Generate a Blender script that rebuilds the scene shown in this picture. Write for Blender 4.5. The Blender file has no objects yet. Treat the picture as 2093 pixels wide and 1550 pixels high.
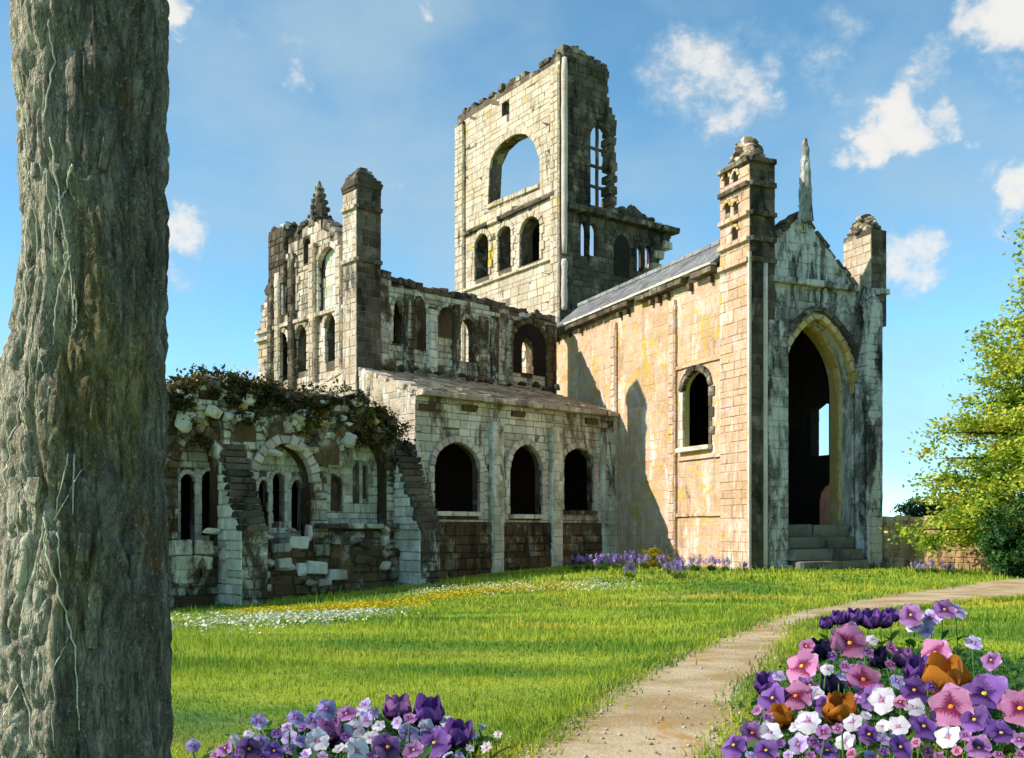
import bpy, bmesh, math, random
import numpy as np
from mathutils import Vector, Matrix, Quaternion
from mathutils.geometry import tessellate_polygon
R = math.radians
scene = bpy.context.scene
COL = scene.collection

# ------------------------------------------------------------------ camera, sky, sun, exposure
EYE = Vector((0.0, 0.0, 1.6)); FPX = 2035.0; CX = 1046.5; HY = 1085.0
cam_d = bpy.data.cameras.new('camera'); cam = bpy.data.objects.new('camera', cam_d); COL.objects.link(cam)
cam.location = EYE; cam.rotation_euler = (R(90), 0, 0)
cam_d.sensor_width = 36.0; cam_d.lens = 36.0*FPX/2093.0
cam_d.shift_y = (HY-775.0)/2093.0
cam_d.clip_start = 0.05; cam_d.clip_end = 6000
scene.camera = cam

SUN_PHI, SUN_ELEV = R(-10), R(36)               # from the left
S = Vector((-math.cos(SUN_PHI)*math.cos(SUN_ELEV), math.sin(SUN_PHI)*math.cos(SUN_ELEV), math.sin(SUN_ELEV)))
sd = bpy.data.lights.new('sun', 'SUN'); sun = bpy.data.objects.new('sun', sd); COL.objects.link(sun)
sd.energy = 3.9; sd.angle = R(0.5); sd.color = (1.0, 0.91, 0.79)
sun.rotation_euler = S.to_track_quat('Z', 'Y').to_euler(); sun.location = (-30, 10, 40)

scene.view_settings.view_transform = 'Standard'; scene.view_settings.look = 'None'
scene.view_settings.gamma = 1.0; scene.view_settings.use_curve_mapping = False
scene.view_settings.exposure = 0.88

class NT:
    """small helper for node trees"""
    def __init__(s, tree): s.t = tree; s.n = tree.nodes; s.l = tree.links
    def new(s, typ, **kw):
        n = s.n.new(typ)
        for k, v in kw.items(): setattr(n, k, v)
        return n
    def put(s, sock, v):
        if v is None: return
        if isinstance(v, bpy.types.NodeSocket): s.l.new(v, sock)
        else: sock.default_value = v
    def math(s, op, a, b=None, c=None, clamp=False):
        n = s.new('ShaderNodeMath', operation=op, use_clamp=clamp)
        s.put(n.inputs[0], a); s.put(n.inputs[1], b)
        if c is not None: s.put(n.inputs[2], c)
        return n.outputs[0]
    def vmath(s, op, a, b=None, scale=None):
        n = s.new('ShaderNodeVectorMath', operation=op)
        s.put(n.inputs[0], a)
        if b is not None: s.put(n.inputs[1], b)
        if scale is not None: s.put(n.inputs['Scale'], scale)
        return n.outputs['Value'] if op in ('LENGTH', 'DISTANCE', 'DOT_PRODUCT') else n.outputs[0]
    def mix(s, f, a, b, mode='MIX'):
        n = s.new('ShaderNodeMix', data_type='RGBA', blend_type=mode, clamp_factor=True)
        s.put(n.inputs[0], f)
        for k, v in ((6, a), (7, b)):
            if isinstance(v, (tuple, list)) and len(v) == 3: v = (*v, 1)
            s.put(n.inputs[k], v)
        return n.outputs[2]
    def noise(s, vec, scale, detail=4, rough=.55, out=0, dist=0.0):
        n = s.new('ShaderNodeTexNoise'); s.put(n.inputs['Vector'], vec)
        n.inputs['Scale'].default_value = scale; n.inputs['Detail'].default_value = detail
        n.inputs['Roughness'].default_value = rough; n.inputs['Distortion'].default_value = dist
        return n.outputs[out]
    def ramp(s, v, lo, hi, a=0.0, b=1.0):
        n = s.new('ShaderNodeMapRange', interpolation_type='SMOOTHSTEP')
        s.put(n.inputs[0], v); s.put(n.inputs[1], lo); s.put(n.inputs[2], hi); s.put(n.inputs[3], a); s.put(n.inputs[4], b)
        return n.outputs[0]
    def scale(s, vec, xyz):
        return s.vmath('MULTIPLY', vec, xyz)

def px_dir(x, y): return Vector(((x-CX)/FPX, 1.0, (HY-y)/FPX)).normalized()

world = bpy.data.worlds.new('World'); scene.world = world; world.use_nodes = True
w = NT(world.node_tree); w.n.clear()
sky = w.new('ShaderNodeTexSky', sky_type='NISHITA'); sky.sun_disc = False
sky.sun_elevation = SUN_ELEV; sky.sun_rotation = math.atan2(S.x, S.y)
sky.air_density = 0.62; sky.dust_density = 0.0; sky.ozone_density = 3.0
tc = w.new('ShaderNodeTexCoord'); D = tc.outputs['Generated']
SKYSTR = 0.15
warp = w.vmath('ADD', D, w.vmath('SCALE', w.vmath('SUBTRACT', w.noise(D, 9, 5, .6, 1), (0.5, 0.5, 0.5)), scale=0.085))
warp = w.vmath('ADD', warp, w.vmath('SCALE', w.vmath('SUBTRACT', w.noise(D, 40, 3, .6, 1), (0.5, 0.5, 0.5)), scale=0.022))
def blob(px, py, r, k):
    c = px_dir(px, py)
    return w.math('MULTIPLY', w.ramp(w.vmath('DISTANCE', warp, tuple(c)), r/FPX*1.15, r/FPX*.25), k)
acc = None
for b in [(1400,170,120,.75),(1480,200,120,.8),(1370,240,70,.6),(1560,150,60,.6),(1300,135,50,.35),(1850,240,95,1.),(1780,285,70,.9),(1930,225,60,.8),(1725,320,50,.6),(1990,270,40,.5),
          (1780,90,170,.42),(1930,130,130,.45),(2040,200,110,.5),(1560,90,120,.35),(2010,330,100,.45),(1700,420,120,.3),(600,180,130,.35),(760,330,150,.3),(375,470,90,.95),(365,560,60,.5),(350,30,70,1.),(1860,545,95,.75),(1930,560,60,.5),(2080,40,110,1.),(2085,390,80,.8),(2040,480,60,.5),(620,125,80,.5),(870,0,40,.7),
          (345,790,60,.6),(485,775,50,.6),(520,60,110,.3),(1650,170,60,.35),(-500,300,200,.9),(-900,600,260,.7),(2600,200,220,.9),(3000,500,240,.8),(900,-500,260,.7),(2000,-350,200,.8)]:
    v = blob(*b); acc = v if acc is None else w.math('MAXIMUM', acc, v)
gen = w.ramp(w.noise(w.scale(D, (1, 1, 1.8)), 3.4, 5, .55), .36, .72, 0, .66)          # thin high cloud, all round the sky
puff = w.math('MULTIPLY', w.math('SUBTRACT', w.noise(w.scale(D, (1, 1, 1.35)), 15, 9, .66), .5), 1.9)
acc = w.math('MULTIPLY', w.ramp(w.math('ADD', w.math('MULTIPLY', acc, .95), puff), .12, 1.0), w.ramp(acc, .0, .30))
cm = w.math('MAXIMUM', w.math('MULTIPLY', acc, .96), gen, clamp=True)
up = w.new('ShaderNodeSeparateXYZ'); w.put(up.inputs[0], D)
cm = w.math('MULTIPLY', cm, w.ramp(up.outputs[2], -.02, .06))
cloud_col = w.mix(w.ramp(acc, .2, .9), (0.25/SKYSTR, 0.345/SKYSTR, 0.40/SKYSTR), (0.50/SKYSTR, 0.49/SKYSTR, 0.465/SKYSTR))
tint = w.mix(1.0, sky.outputs[0], (0.80, 1.11, 0.96), 'MULTIPLY')
mixc = w.mix(cm, tint, cloud_col)
bg = w.new('ShaderNodeBackground'); w.put(bg.inputs[0], mixc); bg.inputs[1].default_value = SKYSTR
wo = w.new('ShaderNodeOutputWorld'); w.l.new(bg.outputs[0], wo.inputs[0])

# ------------------------------------------------------------------ materials
def new_mat(name):
    m = bpy.data.materials.new(name); m.use_nodes = True
    t = NT(m.node_tree); b = t.n['Principled BSDF']
    b.inputs['Roughness'].default_value = .9
    b.inputs['Specular IOR Level'].default_value = .15
    return m, t, b
def piece_random(t):
    g = t.new('ShaderNodeNewGeometry'); oi = t.new('ShaderNodeObjectInfo')
    return t.math('FRACT', t.math('ADD', g.outputs['Random Per Island'], oi.outputs['Random'])), g.outputs['Position']
def bump(t, b, h, strength, dist):
    n = t.new('ShaderNodeBump'); n.inputs['Strength'].default_value = strength; n.inputs['Distance'].default_value = dist
    t.put(n.inputs['Height'], h); t.l.new(n.outputs[0], b.inputs['Normal'])

def stone(name, c1, c2, c3=None, soot=(.03,.025,.02), soot_amt=.25, lichen=None, lichen_amt=0.0, var=.28, streak=0.0, scale=1.0, rough_bump=.6, soot_scale=.8, chalk=None, chalk_amt=.5):
    m, t, b = new_mat(name)
    rnd, pos = piece_random(t)
    n1 = t.noise(pos, .55*scale, 5, .6)
    col = t.mix(t.ramp(n1, .35, .65), c1, c2)
    if c3 is not None:
        col = t.mix(t.ramp(t.noise(t.vmath('ADD', pos, (31, 7, 3)), .9*scale, 5, .65), .52, .66), col, c3)
    n2 = t.noise(pos, 6*scale, 4, .7)
    col = t.mix(1.0, col, t.mix(n2, (.62,.62,.62), (1.32,1.32,1.32)), 'MULTIPLY')
    v = t.math('MULTIPLY_ADD', rnd, var*2, 1-var)
    cv = t.new('ShaderNodeCombineColor'); [t.put(cv.inputs[i], v) for i in range(3)]
    col = t.mix(1.0, col, cv.outputs[0], 'MULTIPLY')
    ns = t.noise(t.scale(pos, (1, 1, .35)), soot_scale*scale, 7, .72, dist=.6)
    th = .72-soot_amt*.55
    col = t.mix(t.ramp(ns, th-.03, th+.10, 0, .92), col, soot)
    if streak:
        nk = t.noise(t.scale(pos, (1, 1, .06)), 2.6, 5, .7)
        col = t.mix(t.ramp(nk, .52, .68, 0, streak), col, tuple(x*.35 for x in c1))
    if chalk is not None:
        nc = t.noise(t.scale(t.vmath('ADD', pos, (13, 2, 8)), (1, 1, .22)), 1.5*scale, 8, .74, dist=.5)
        th = .68-chalk_amt*.3
        col = t.mix(t.ramp(nc, th-.03, th+.08, 0, .88), col, chalk)
    if lichen is not None:
        nl = t.noise(t.scale(t.vmath('ADD', pos, (5, 17, 41)), (1, 1, .55)), .75*scale, 6, .62, dist=.4)
        th = .74-lichen_amt*.3
        col = t.mix(t.ramp(nl, th, th+.05, 0, .85), col, lichen)
    t.put(b.inputs['Base Color'], col)
    h = t.math('ADD', t.noise(pos, 9*scale, 6, .72), t.math('MULTIPLY', t.noise(pos, 2.2, 3, .6), 1.4))
    bump(t, b, h, rough_bump, .10)
    return m

M = {}
YEL = (.55, .36, .03)
M['sand']   = stone('sandstone_warm', (.55,.36,.22), (.61,.42,.285), (.66,.46,.39), (.09,.06,.035), .20, YEL, .44, .10, .30, chalk=(.74,.66,.56), chalk_amt=.42)
M['wallsand'] = stone('wall_sandstone', (.42,.27,.14), (.50,.35,.20), (.30,.17,.08), (.06,.04,.025), .32, YEL, .2, .2)
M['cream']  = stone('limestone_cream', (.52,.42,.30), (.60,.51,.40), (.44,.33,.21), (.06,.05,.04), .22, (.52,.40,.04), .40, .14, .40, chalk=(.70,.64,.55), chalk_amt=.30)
M['tan']    = stone('sandstone_tan', (.43,.335,.235), (.50,.40,.30), (.56,.52,.45), (.05,.04,.035), .30, (.40,.30,.06), .2, .2, .45, chalk=(.66,.60,.53), chalk_amt=.5)
M['soot']   = stone('stone_soot_shade_grey', (.15,.138,.125), (.27,.255,.235), (.50,.48,.45), (.022,.019,.017), .38, None, 0, .34, .4, 1.2, chalk=(.58,.57,.55), chalk_amt=.62)  # real soot, with the front's shade deepened into the colour
M['black']  = stone('stone_black_and_shade', (.075,.058,.043), (.125,.098,.07), (.22,.175,.13), (.012,.011,.011), .35, (.16,.11,.03), .10, .35, .3)  # dark stone; shade of tower flank and turret faces put into its colour
M['pale']   = stone('stone_pale_green_grey', (.52,.48,.36), (.64,.60,.48), (.36,.29,.18), (.085,.05,.024), .36, (.40,.33,.10), .12, .26, .5, chalk=(.74,.72,.64), chalk_amt=.5)
M['pale2']  = stone('stone_weathered_pale', (.46,.42,.30), (.64,.60,.49), (.20,.125,.055), (.05,.028,.012), .46, (.42,.30,.05), .15, .32, .55, 1.4)
M['pale3']  = stone('stone_pale_flaking', (.50,.47,.34), (.66,.63,.52), (.30,.22,.12), (.07,.04,.018), .34, (.42,.30,.05), .12, .3, .5, 1.3)
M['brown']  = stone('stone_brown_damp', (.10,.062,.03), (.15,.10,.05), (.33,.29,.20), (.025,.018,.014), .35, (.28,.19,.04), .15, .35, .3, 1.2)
M['gold']   = stone('moulding_ochre', (.50,.33,.09), (.56,.40,.17), (.60,.50,.36), (.10,.06,.02), .12, None, 0, .18)
M['white']  = stone('stone_bleached', (.60,.56,.46), (.70,.66,.56), (.50,.46,.34), (.10,.08,.06), .12, (.55,.45,.06), .10, .22)
M['pink']   = stone('stone_pinkish_jamb', (.52,.42,.35), (.60,.52,.45), None, (.08,.06,.05), .15, None, 0, .22)
M['dark']   = stone('interior_shade_stone', (.020,.015,.011), (.028,.02,.015), None, (.012,.01,.01), .3)  # near-black: shade of interiors and niches put into the stone colour
M['copes']  = stone('coping_dark', (.07,.055,.04), (.13,.10,.07), (.30,.27,.20), (.015,.013,.012), .30, (.20,.17,.04), .12, .4)
M['slate']  = stone('roof_slate', (.22,.22,.225), (.28,.28,.28), (.18,.17,.16), (.07,.065,.06), .10, None, 0, .22, 0, 1.0, .4)
M['slab']   = stone('roof_stone_slab', (.38,.29,.21), (.50,.40,.31), (.24,.17,.11), (.03,.024,.02), .25, (.25,.2,.05), .12, .3)
M['steps']  = stone('step_stone', (.17,.16,.13), (.24,.22,.18), (.12,.11,.10), (.04,.035,.03), .2, None, 0, .2)

def plain(name, c, rough=.85, var=.0, trans=0.0):
    m, t, b = new_mat(name)
    rnd, pos = piece_random(t)
    v = t.math('MULTIPLY_ADD', rnd, var*2, 1-var)
    cv = t.new('ShaderNodeCombineColor'); [t.put(cv.inputs[i], v) for i in range(3)]
    t.put(b.inputs['Base Color'], t.mix(1.0, (*c, 1), cv.outputs[0], 'MULTIPLY')); b.inputs['Roughness'].default_value = rough
    return m

def leafy(name, cols, rough=.6, noise_scale=.9, trans=.35):
    """leaves: colour picked per leaf, a little light comes through"""
    m, t, b = new_mat(name)
    rnd, pos = piece_random(t)
    cr = t.new('ShaderNodeValToRGB'); cr.color_ramp.interpolation = 'LINEAR'
    e = cr.color_ramp.elements
    while len(e) < len(cols): e.new(.5)
    for i, c in enumerate(cols): e[i].position = i/(len(cols)-1); e[i].color = (*c, 1)
    mixv = t.math('ADD', t.math('MULTIPLY', rnd, .55), t.math('MULTIPLY', t.ramp(t.noise(pos, noise_scale, 2, .5), .35, .65), .45))
    t.put(cr.inputs[0], mixv)
    t.put(b.inputs['Base Color'], cr.outputs[0]); b.inputs['Roughness'].default_value = rough
    if trans:
        tr = t.new('ShaderNodeBsdfTranslucent'); t.put(tr.inputs[0], cr.outputs[0])
        mx = t.new('ShaderNodeMixShader'); mx.inputs[0].default_value = trans
        t.l.new(b.outputs[0], mx.inputs[1]); t.l.new(tr.outputs[0], mx.inputs[2])
        t.l.new(mx.outputs[0], t.n['Material Output'].inputs[0])
    return m
M['ivy']    = leafy('ivy_leaf', [(.012,.013,.007),(.03,.03,.012),(.09,.075,.02),(.32,.22,.03)], trans=.15)
M['yleaf']  = leafy('leaf_yellow_green', [(.08,.17,.02),(.24,.37,.03),(.48,.54,.06),(.68,.54,.08)], noise_scale=.7)
M['gleaf']  = leafy('leaf_dark_green', [(.012,.04,.012),(.03,.08,.025),(.05,.14,.03),(.12,.19,.04)], noise_scale=1.3, trans=.25)
M['bedleaf']= leafy('leaf_flower_bed', [(.012,.045,.02),(.03,.10,.025),(.06,.16,.03),(.12,.20,.05)], noise_scale=3)
M['stem']   = plain('flower_stem', (.05,.13,.03), .6)

# grass colour as a function of the place only, shared by the ground and by the blades
def grass_colour(t, pos):
    p = t.scale(pos, (1, 1, 0))
    a = t.noise(t.scale(p, (.45, 1, 1)), .55, 4, .6)
    col = t.mix(t.ramp(a, .36, .62), (.13,.25,.028), (.38,.45,.045))
    bnz = t.noise(t.scale(t.vmath('ADD', p, (40, 9, 0)), (.30, 1, 1)), .42, 4, .6)
    col = t.mix(t.ramp(bnz, .53, .66, 0, .85), col, (.50,.44,.06))
    c = t.noise(t.scale(t.vmath('ADD', p, (7, 60, 0)), (.4, 1, 1)), .5, 3, .55)
    col = t.mix(t.ramp(c, .57, .68, 0, .75), col, (.06,.17,.06))
    return col
def make_grass_mats():
    m, t, b = new_mat('turf')
    g = t.new('ShaderNodeNewGeometry'); pos = g.outputs['Position']
    col = grass_colour(t, pos)
    col = t.mix(1.0, col, t.mix(t.noise(pos, 14, 5, .7), (.75,.75,.75), (1.2,1.2,1.2)), 'MULTIPLY')
    t.put(b.inputs['Base Color'], col)
    bump(t, b, t.noise(pos, 22, 5, .7), .8, .08)
    M['turf'] = m
    m, t, b = new_mat('grass_blade')
    rnd, pos = piece_random(t)
    col = grass_colour(t, pos)
    col = t.mix(1.0, col, t.mix(rnd, (.80,.83,.78), (1.22,1.18,1.12)), 'MULTIPLY')
    t.put(b.inputs['Base Color'], col); b.inputs['Roughness'].default_value = .6
    tr = t.new('ShaderNodeBsdfTranslucent'); t.put(tr.inputs[0], col)
    mx = t.new('ShaderNodeMixShader'); mx.inputs[0].default_value = .4
    t.l.new(b.outputs[0], mx.inputs[1]); t.l.new(tr.outputs[0], mx.inputs[2]); t.l.new(mx.outputs[0], t.n['Material Output'].inputs[0])
    M['blade'] = m
make_grass_mats()
def make_path_mat():
    m, t, b = new_mat('sandy_path')
    g = t.new('ShaderNodeNewGeometry'); pos = g.outputs['Position']
    col = t.mix(t.ramp(t.noise(pos, 1.1, 5, .62), .38, .62), (.36,.25,.12), (.52,.41,.26))
    col = t.mix(t.ramp(t.noise(t.vmath('ADD', pos, (3, 8, 2)), 1.6, 4, .6, dist=.8), .56, .66, 0, .85), col, (.42,.24,.06))
    col = t.mix(1.0, col, t.mix(t.noise(pos, 30, 4, .7), (.65,.65,.65), (1.25,1.25,1.25)), 'MULTIPLY')
    t.put(b.inputs['Base Color'], col)
    bump(t, b, t.math('ADD', t.noise(pos, 7, 5, .65), t.noise(pos, 45, 4, .7)), .5, .025)
    M['path'] = m
make_path_mat()
def make_bark():
    m, t, b = new_mat('bark')
    g = t.new('ShaderNodeNewGeometry'); pos = g.outputs['Position']
    pv = t.scale(pos, (1, 1, .34))
    col = t.mix(t.ramp(t.noise(pv, 7, 6, .65, dist=.5), .35, .65), (.115,.098,.08), (.27,.235,.19))
    col = t.mix(t.ramp(t.noise(t.scale(t.vmath('ADD', pos, (3, 1, 7)), (1, 1, .4)), 3.0, 5, .6), .54, .66, 0, .55), col, (.28,.21,.04))
    col = t.mix(t.ramp(t.noise(t.scale(t.vmath('ADD', pos, (8, 4, 2)), (1, 1, .35)), 2.6, 5, .65), .56, .68, 0, .5), col, (.48,.43,.34))
    col = t.mix(t.ramp(t.noise(t.scale(t.vmath('ADD', pos, (1, 9, 5)), (1, 1, .5)), 3.6, 4, .6), .62, .70, 0, .8), col, (.20,.10,.03))
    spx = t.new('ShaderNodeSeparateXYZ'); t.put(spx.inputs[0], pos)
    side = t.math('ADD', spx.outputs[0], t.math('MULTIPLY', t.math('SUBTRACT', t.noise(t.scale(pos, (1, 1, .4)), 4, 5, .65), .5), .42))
    col = t.mix(t.ramp(side, -1.20, -1.38, 0, .88), col, t.mix(t.noise(pv, 12, 5, .7), (.44,.39,.26), (.74,.68,.53)))   # paler colour paints sunlight onto the left flank
    crack = t.noise(t.scale(pos, (1, 1, .22)), 10, 6, .75, dist=.8)
    col = t.mix(t.ramp(t.math('ABSOLUTE', t.math('SUBTRACT', crack, .5)), .0, .016, .7, 0), col, (.035,.03,.024))
    crk2 = t.noise(t.scale(t.vmath('ADD', pos, (2, 5, 1)), (1, 1, .3)), 24, 5, .7, dist=.3)
    col = t.mix(t.ramp(t.math('ABSOLUTE', t.math('SUBTRACT', crk2, .5)), .0, .03, .6, 0), col, (.04,.035,.028))
    spk = t.noise(pos, 75, 3, .6)
    col = t.mix(t.ramp(spk, .60, .68, 0, .55), col, (.46,.45,.37))
    col = t.mix(1.0, col, t.mix(t.noise(pos, 130, 4, .75), (.55,.55,.55), (1.4,1.4,1.4)), 'MULTIPLY')
    t.put(b.inputs['Base Color'], col)
    h = t.math('ADD', t.math('MULTIPLY', t.ramp(t.math('ABSOLUTE', t.math('SUBTRACT', crack, .5)), 0, .06), .8), t.noise(pv, 30, 6, .7)); h = t.math('ADD', h, t.math('MULTIPLY', t.noise(pos, 110, 4, .7), .7)); h = t.math('ADD', h, t.math('MULTIPLY', t.ramp(t.math('ABSOLUTE', t.math('SUBTRACT', crk2, .5)), 0, .05), .5))
    bump(t, b, h, .8, .02)
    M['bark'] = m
make_bark()
M['vine'] = stone('dry_vine', (.48,.46,.34), (.58,.56,.45), (.35,.32,.16), (.12,.1,.06), .05, None, 0, .15, 0, 8, .3)
M['limb'] = plain('dark_wood', (.05,.04,.028), .9, .2)

def petal_mat(name, base, throat, edge=None, vein=.6, throat_len=.42):
    """real pansy marking: dark blotch and veins at the petal's root; object coordinates run along the petal"""
    m, t, b = new_mat(name)
    tcn = t.new('ShaderNodeTexCoord'); o = tcn.outputs['Object']
    sp = t.new('ShaderNodeSeparateXYZ'); t.put(sp.inputs[0], o)
    oi = t.new('ShaderNodeObjectInfo')
    nz = t.noise(t.scale(o, (9, 1.6, 1)), 2.2, 4, .6)
    f = t.math('ADD', sp.outputs[1], t.math('MULTIPLY', t.math('SUBTRACT', nz, .5), vein))
    col = t.mix(t.ramp(f, throat_len, throat_len*.45), base, throat)
    if edge is not None: col = t.mix(t.ramp(f, .68, 1.0, 0, .8), col, edge)
    v = t.math('MULTIPLY_ADD', oi.outputs['Random'], .7, .62)
    cv = t.new('ShaderNodeCombineColor'); [t.put(cv.inputs[i], v) for i in range(3)]
    col = t.mix(1.0, col, cv.outputs[0], 'MULTIPLY')
    t.put(b.inputs['Base Color'], col); b.inputs['Roughness'].default_value = .55
    tr = t.new('ShaderNodeBsdfTranslucent'); t.put(tr.inputs[0], col)
    mx = t.new('ShaderNodeMixShader'); mx.inputs[0].default_value = .35
    t.l.new(b.outputs[0], mx.inputs[1]); t.l.new(tr.outputs[0], mx.inputs[2]); t.l.new(mx.outputs[0], t.n['Material Output'].inputs[0])
    return m
PET = {
 'pink':   petal_mat('petal_pink', (.52,.20,.38), (.20,.015,.07), (.62,.34,.52), .9, .5),
 'purple': petal_mat('petal_purple', (.20,.085,.34), (.05,.012,.11), (.34,.19,.48), .7, .5),
 'mauve':  petal_mat('petal_mauve', (.34,.15,.36), (.10,.02,.12), (.52,.34,.56), .7, .5),
 'white':  petal_mat('petal_white', (.64,.61,.66), (.30,.17,.48), None, .5, .28),
 'lilac':  petal_mat('petal_lilac', (.50,.40,.68), (.24,.12,.42), (.70,.64,.80)),
 'orange': petal_mat('petal_orange', (.48,.17,.02), (.20,.045,.008), (.58,.28,.04)),
 'navy':   petal_mat('petal_navy', (.03,.02,.07), (.01,.008,.02), (.06,.05,.12)),
}
M['eye_orange'] = plain('flower_eye_orange', (.62,.20,.01), .6)
M['eye_yellow'] = plain('flower_eye_yellow', (.66,.40,.02), .6)
M['lav']  = leafy('lavender_floret', [(.10,.06,.26),(.22,.14,.44),(.40,.30,.62),(.62,.54,.76)], noise_scale=5, trans=.2)
M['lavleaf'] = leafy('lavender_leaf', [(.03,.09,.02),(.07,.15,.03),(.17,.24,.06),(.32,.36,.14)], noise_scale=4)
M['broom'] = leafy('yellow_shrub_leaf', [(.07,.10,.01),(.22,.21,.015),(.45,.36,.015),(.55,.45,.03)], noise_scale=4)
M['daisy'] = leafy('meadow_floret_white', [(.42,.42,.28),(.60,.60,.46),(.70,.70,.60)], trans=.2)
M['butter'] = leafy('meadow_floret_yellow', [(.40,.30,.01),(.52,.40,.012),(.58,.46,.03)], trans=.2)

# ------------------------------------------------------------------ objects, meshes
def tag(o, label=None, cat=None, group=None, kind=None):
    if label: o['label'] = label
    if cat: o['category'] = cat
    if group: o['group'] = group
    if kind: o['kind'] = kind
    return o
def empty(name, loc, rz, label, cat, group=None):
    o = bpy.data.objects.new(name, None); COL.objects.link(o)
    o.location = loc; o.rotation_euler = (0, 0, rz); o.empty_display_size = .3
    return tag(o, label, cat, group)
def link(name, mesh, parent=None, kind=None):
    o = bpy.data.objects.new(name, mesh); COL.objects.link(o)
    if parent is not None: o.parent = parent
    if kind: o['kind'] = kind
    return o
class MB:
    def __init__(s): s.v = []; s.f = []
    def add(s, vs, fs):
        n = len(s.v); s.v += [tuple(x) for x in vs]; s.f += [tuple(i+n for i in f) for f in fs]
    def box(s, x0, x1, y0, y1, z0, z1, j=0, rng=random):
        p = [(x, y, z) for x in (x0, x1) for y in (y0, y1) for z in (z0, z1)]
        if j: p = [tuple(c+rng.uniform(-j, j) for c in q) for q in p]
        s.add(p, [(0,1,3,2),(4,6,7,5),(0,4,5,1),(2,3,7,6),(0,2,6,4),(1,5,7,3)])
    def tube(s, pts, rad, n=6, cap=True):
        pts = [Vector(p) for p in pts]; base = len(s.v); up = Vector((.31, .17, .93))
        for i, p in enumerate(pts):
            d = (pts[min(i+1, len(pts)-1)]-pts[max(i-1, 0)]).normalized()
            a = d.cross(up); a = a.normalized() if a.length > 1e-4 else Vector((1, 0, 0)); b = d.cross(a)
            r = rad[i] if isinstance(rad, (list, tuple)) else rad
            for k in range(n):
                q = p+(a*math.cos(2*math.pi*k/n)+b*math.sin(2*math.pi*k/n))*r
                s.v.append(tuple(q))
        for i in range(len(pts)-1):
            for k in range(n):
                k2 = (k+1) % n
                s.f.append((base+i*n+k, base+i*n+k2, base+(i+1)*n+k2, base+(i+1)*n+k))
        if cap:
            s.f.append(tuple(base+k for k in range(n))[::-1]); s.f.append(tuple(base+(len(pts)-1)*n+k for k in range(n)))
    def mesh(s, name, mat, smooth=False):
        me = bpy.data.meshes.new(name); me.from_pydata(s.v, [], s.f); me.materials.append(mat)
        if smooth: me.polygons.foreach_set('use_smooth', [True]*len(me.polygons))
        me.update(); return me
    def build(s, name, mat, parent=None, kind=None, smooth=False):
        return link(name, s.mesh(name, mat, smooth), parent, kind)
def np_mesh(name, V, F, mat, smooth=False):
    """V (n,3), F (m,k) with k constant"""
    me = bpy.data.meshes.new(name); k = F.shape[1]
    me.vertices.add(len(V)); me.vertices.foreach_set('co', np.asarray(V, np.float32).ravel())
    me.loops.add(F.size); me.loops.foreach_set('vertex_index', F.astype(np.int32).ravel())
    me.polygons.add(len(F)); me.polygons.foreach_set('loop_start', np.arange(0, F.size, k, dtype=np.int32))
    me.polygons.foreach_set('loop_total', np.full(len(F), k, np.int32))
    if smooth: me.polygons.foreach_set('use_smooth', np.ones(len(F), bool))
    me.materials.append(mat); me.update(calc_edges=True); return me

_pc = {}
def stone_mesh(mat, k, rock=False):
    key = (mat, k, rock)
    if key in _pc: return _pc[key]
    rg = random.Random(k*7+(1 if rock else 0))
    bm = bmesh.new()
    if rock:
        for i in range(15):
            v = Vector((rg.gauss(0, 1), rg.gauss(0, 1), rg.gauss(0, 1))).normalized()*rg.uniform(.42, .55)
            bm.verts.new((max(-.46, min(.46, v.x)), max(-.46, min(.46, v.y)), max(-.42, min(.42, v.z))))
        r = bmesh.ops.convex_hull(bm, input=bm.verts)
        bmesh.ops.delete(bm, geom=[g for g in r['geom_interior'] if isinstance(g, bmesh.types.BMVert)], context='VERTS')
    else:
        bmesh.ops.create_cube(bm, size=1.0)
        for v in bm.verts: v.co += Vector([rg.uniform(-.06, .06) for _ in range(3)])
        bmesh.ops.bevel(bm, geom=list(bm.edges), offset=.07, segments=1, affect='EDGES', profile=.5)
    me = bpy.data.meshes.new('rock' if rock else 'stone'); bm.to_mesh(me); bm.free(); me.materials.append(mat)
    _pc[key] = me; return me
def piece(parent, name, loc, size, rz=0.0, mat=None, rock=False, rot=None, rng=random):
    o = link(name, stone_mesh(mat, rng.randrange(5), rock), parent)
    o.location = loc; o.rotation_euler = rot if rot else (0, 0, rz); o.scale = size
    return o

# ------------------------------------------------------------------ walls of coursed stone
class Plane:
    """a vertical wall plane in the local frame of a building: p runs along d, z up, off along the outward normal n"""
    def __init__(s, root, o, d, n):
        s.root = root; s.o = Vector((o[0], o[1], 0)); s.d = Vector((d[0], d[1], 0)).normalized(); s.n = Vector((n[0], n[1], 0)).normalized()
        rz = root.rotation_euler.z; c, si = math.cos(rz), math.sin(rz)
        s.rot = Matrix(((c, -si, 0), (si, c, 0), (0, 0, 1)))
        s.wo = root.location + s.rot @ s.o; s.wd = s.rot @ s.d; s.wn = s.rot @ s.n
        s.rz = math.atan2(s.d.y, s.d.x)
    def at(s, x, y, off=0.0):
        """measures a place in the photograph on this plane, in metres along it and up"""
        r = Vector(((x-CX)/FPX, 1, (HY-y)/FPX)); q = s.wo+s.wn*off
        t = (q-EYE).dot(s.wn)/r.dot(s.wn); h = EYE+r*t
        return ((h-q).dot(s.wd), h.z-s.root.location.z)
    def P(s, p, z, off=0.0): return s.o+s.d*p+s.n*off+Vector((0, 0, z))
    def pts(s, l, off=0.0): return [s.at(x, y, off) for x, y in l]

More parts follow.
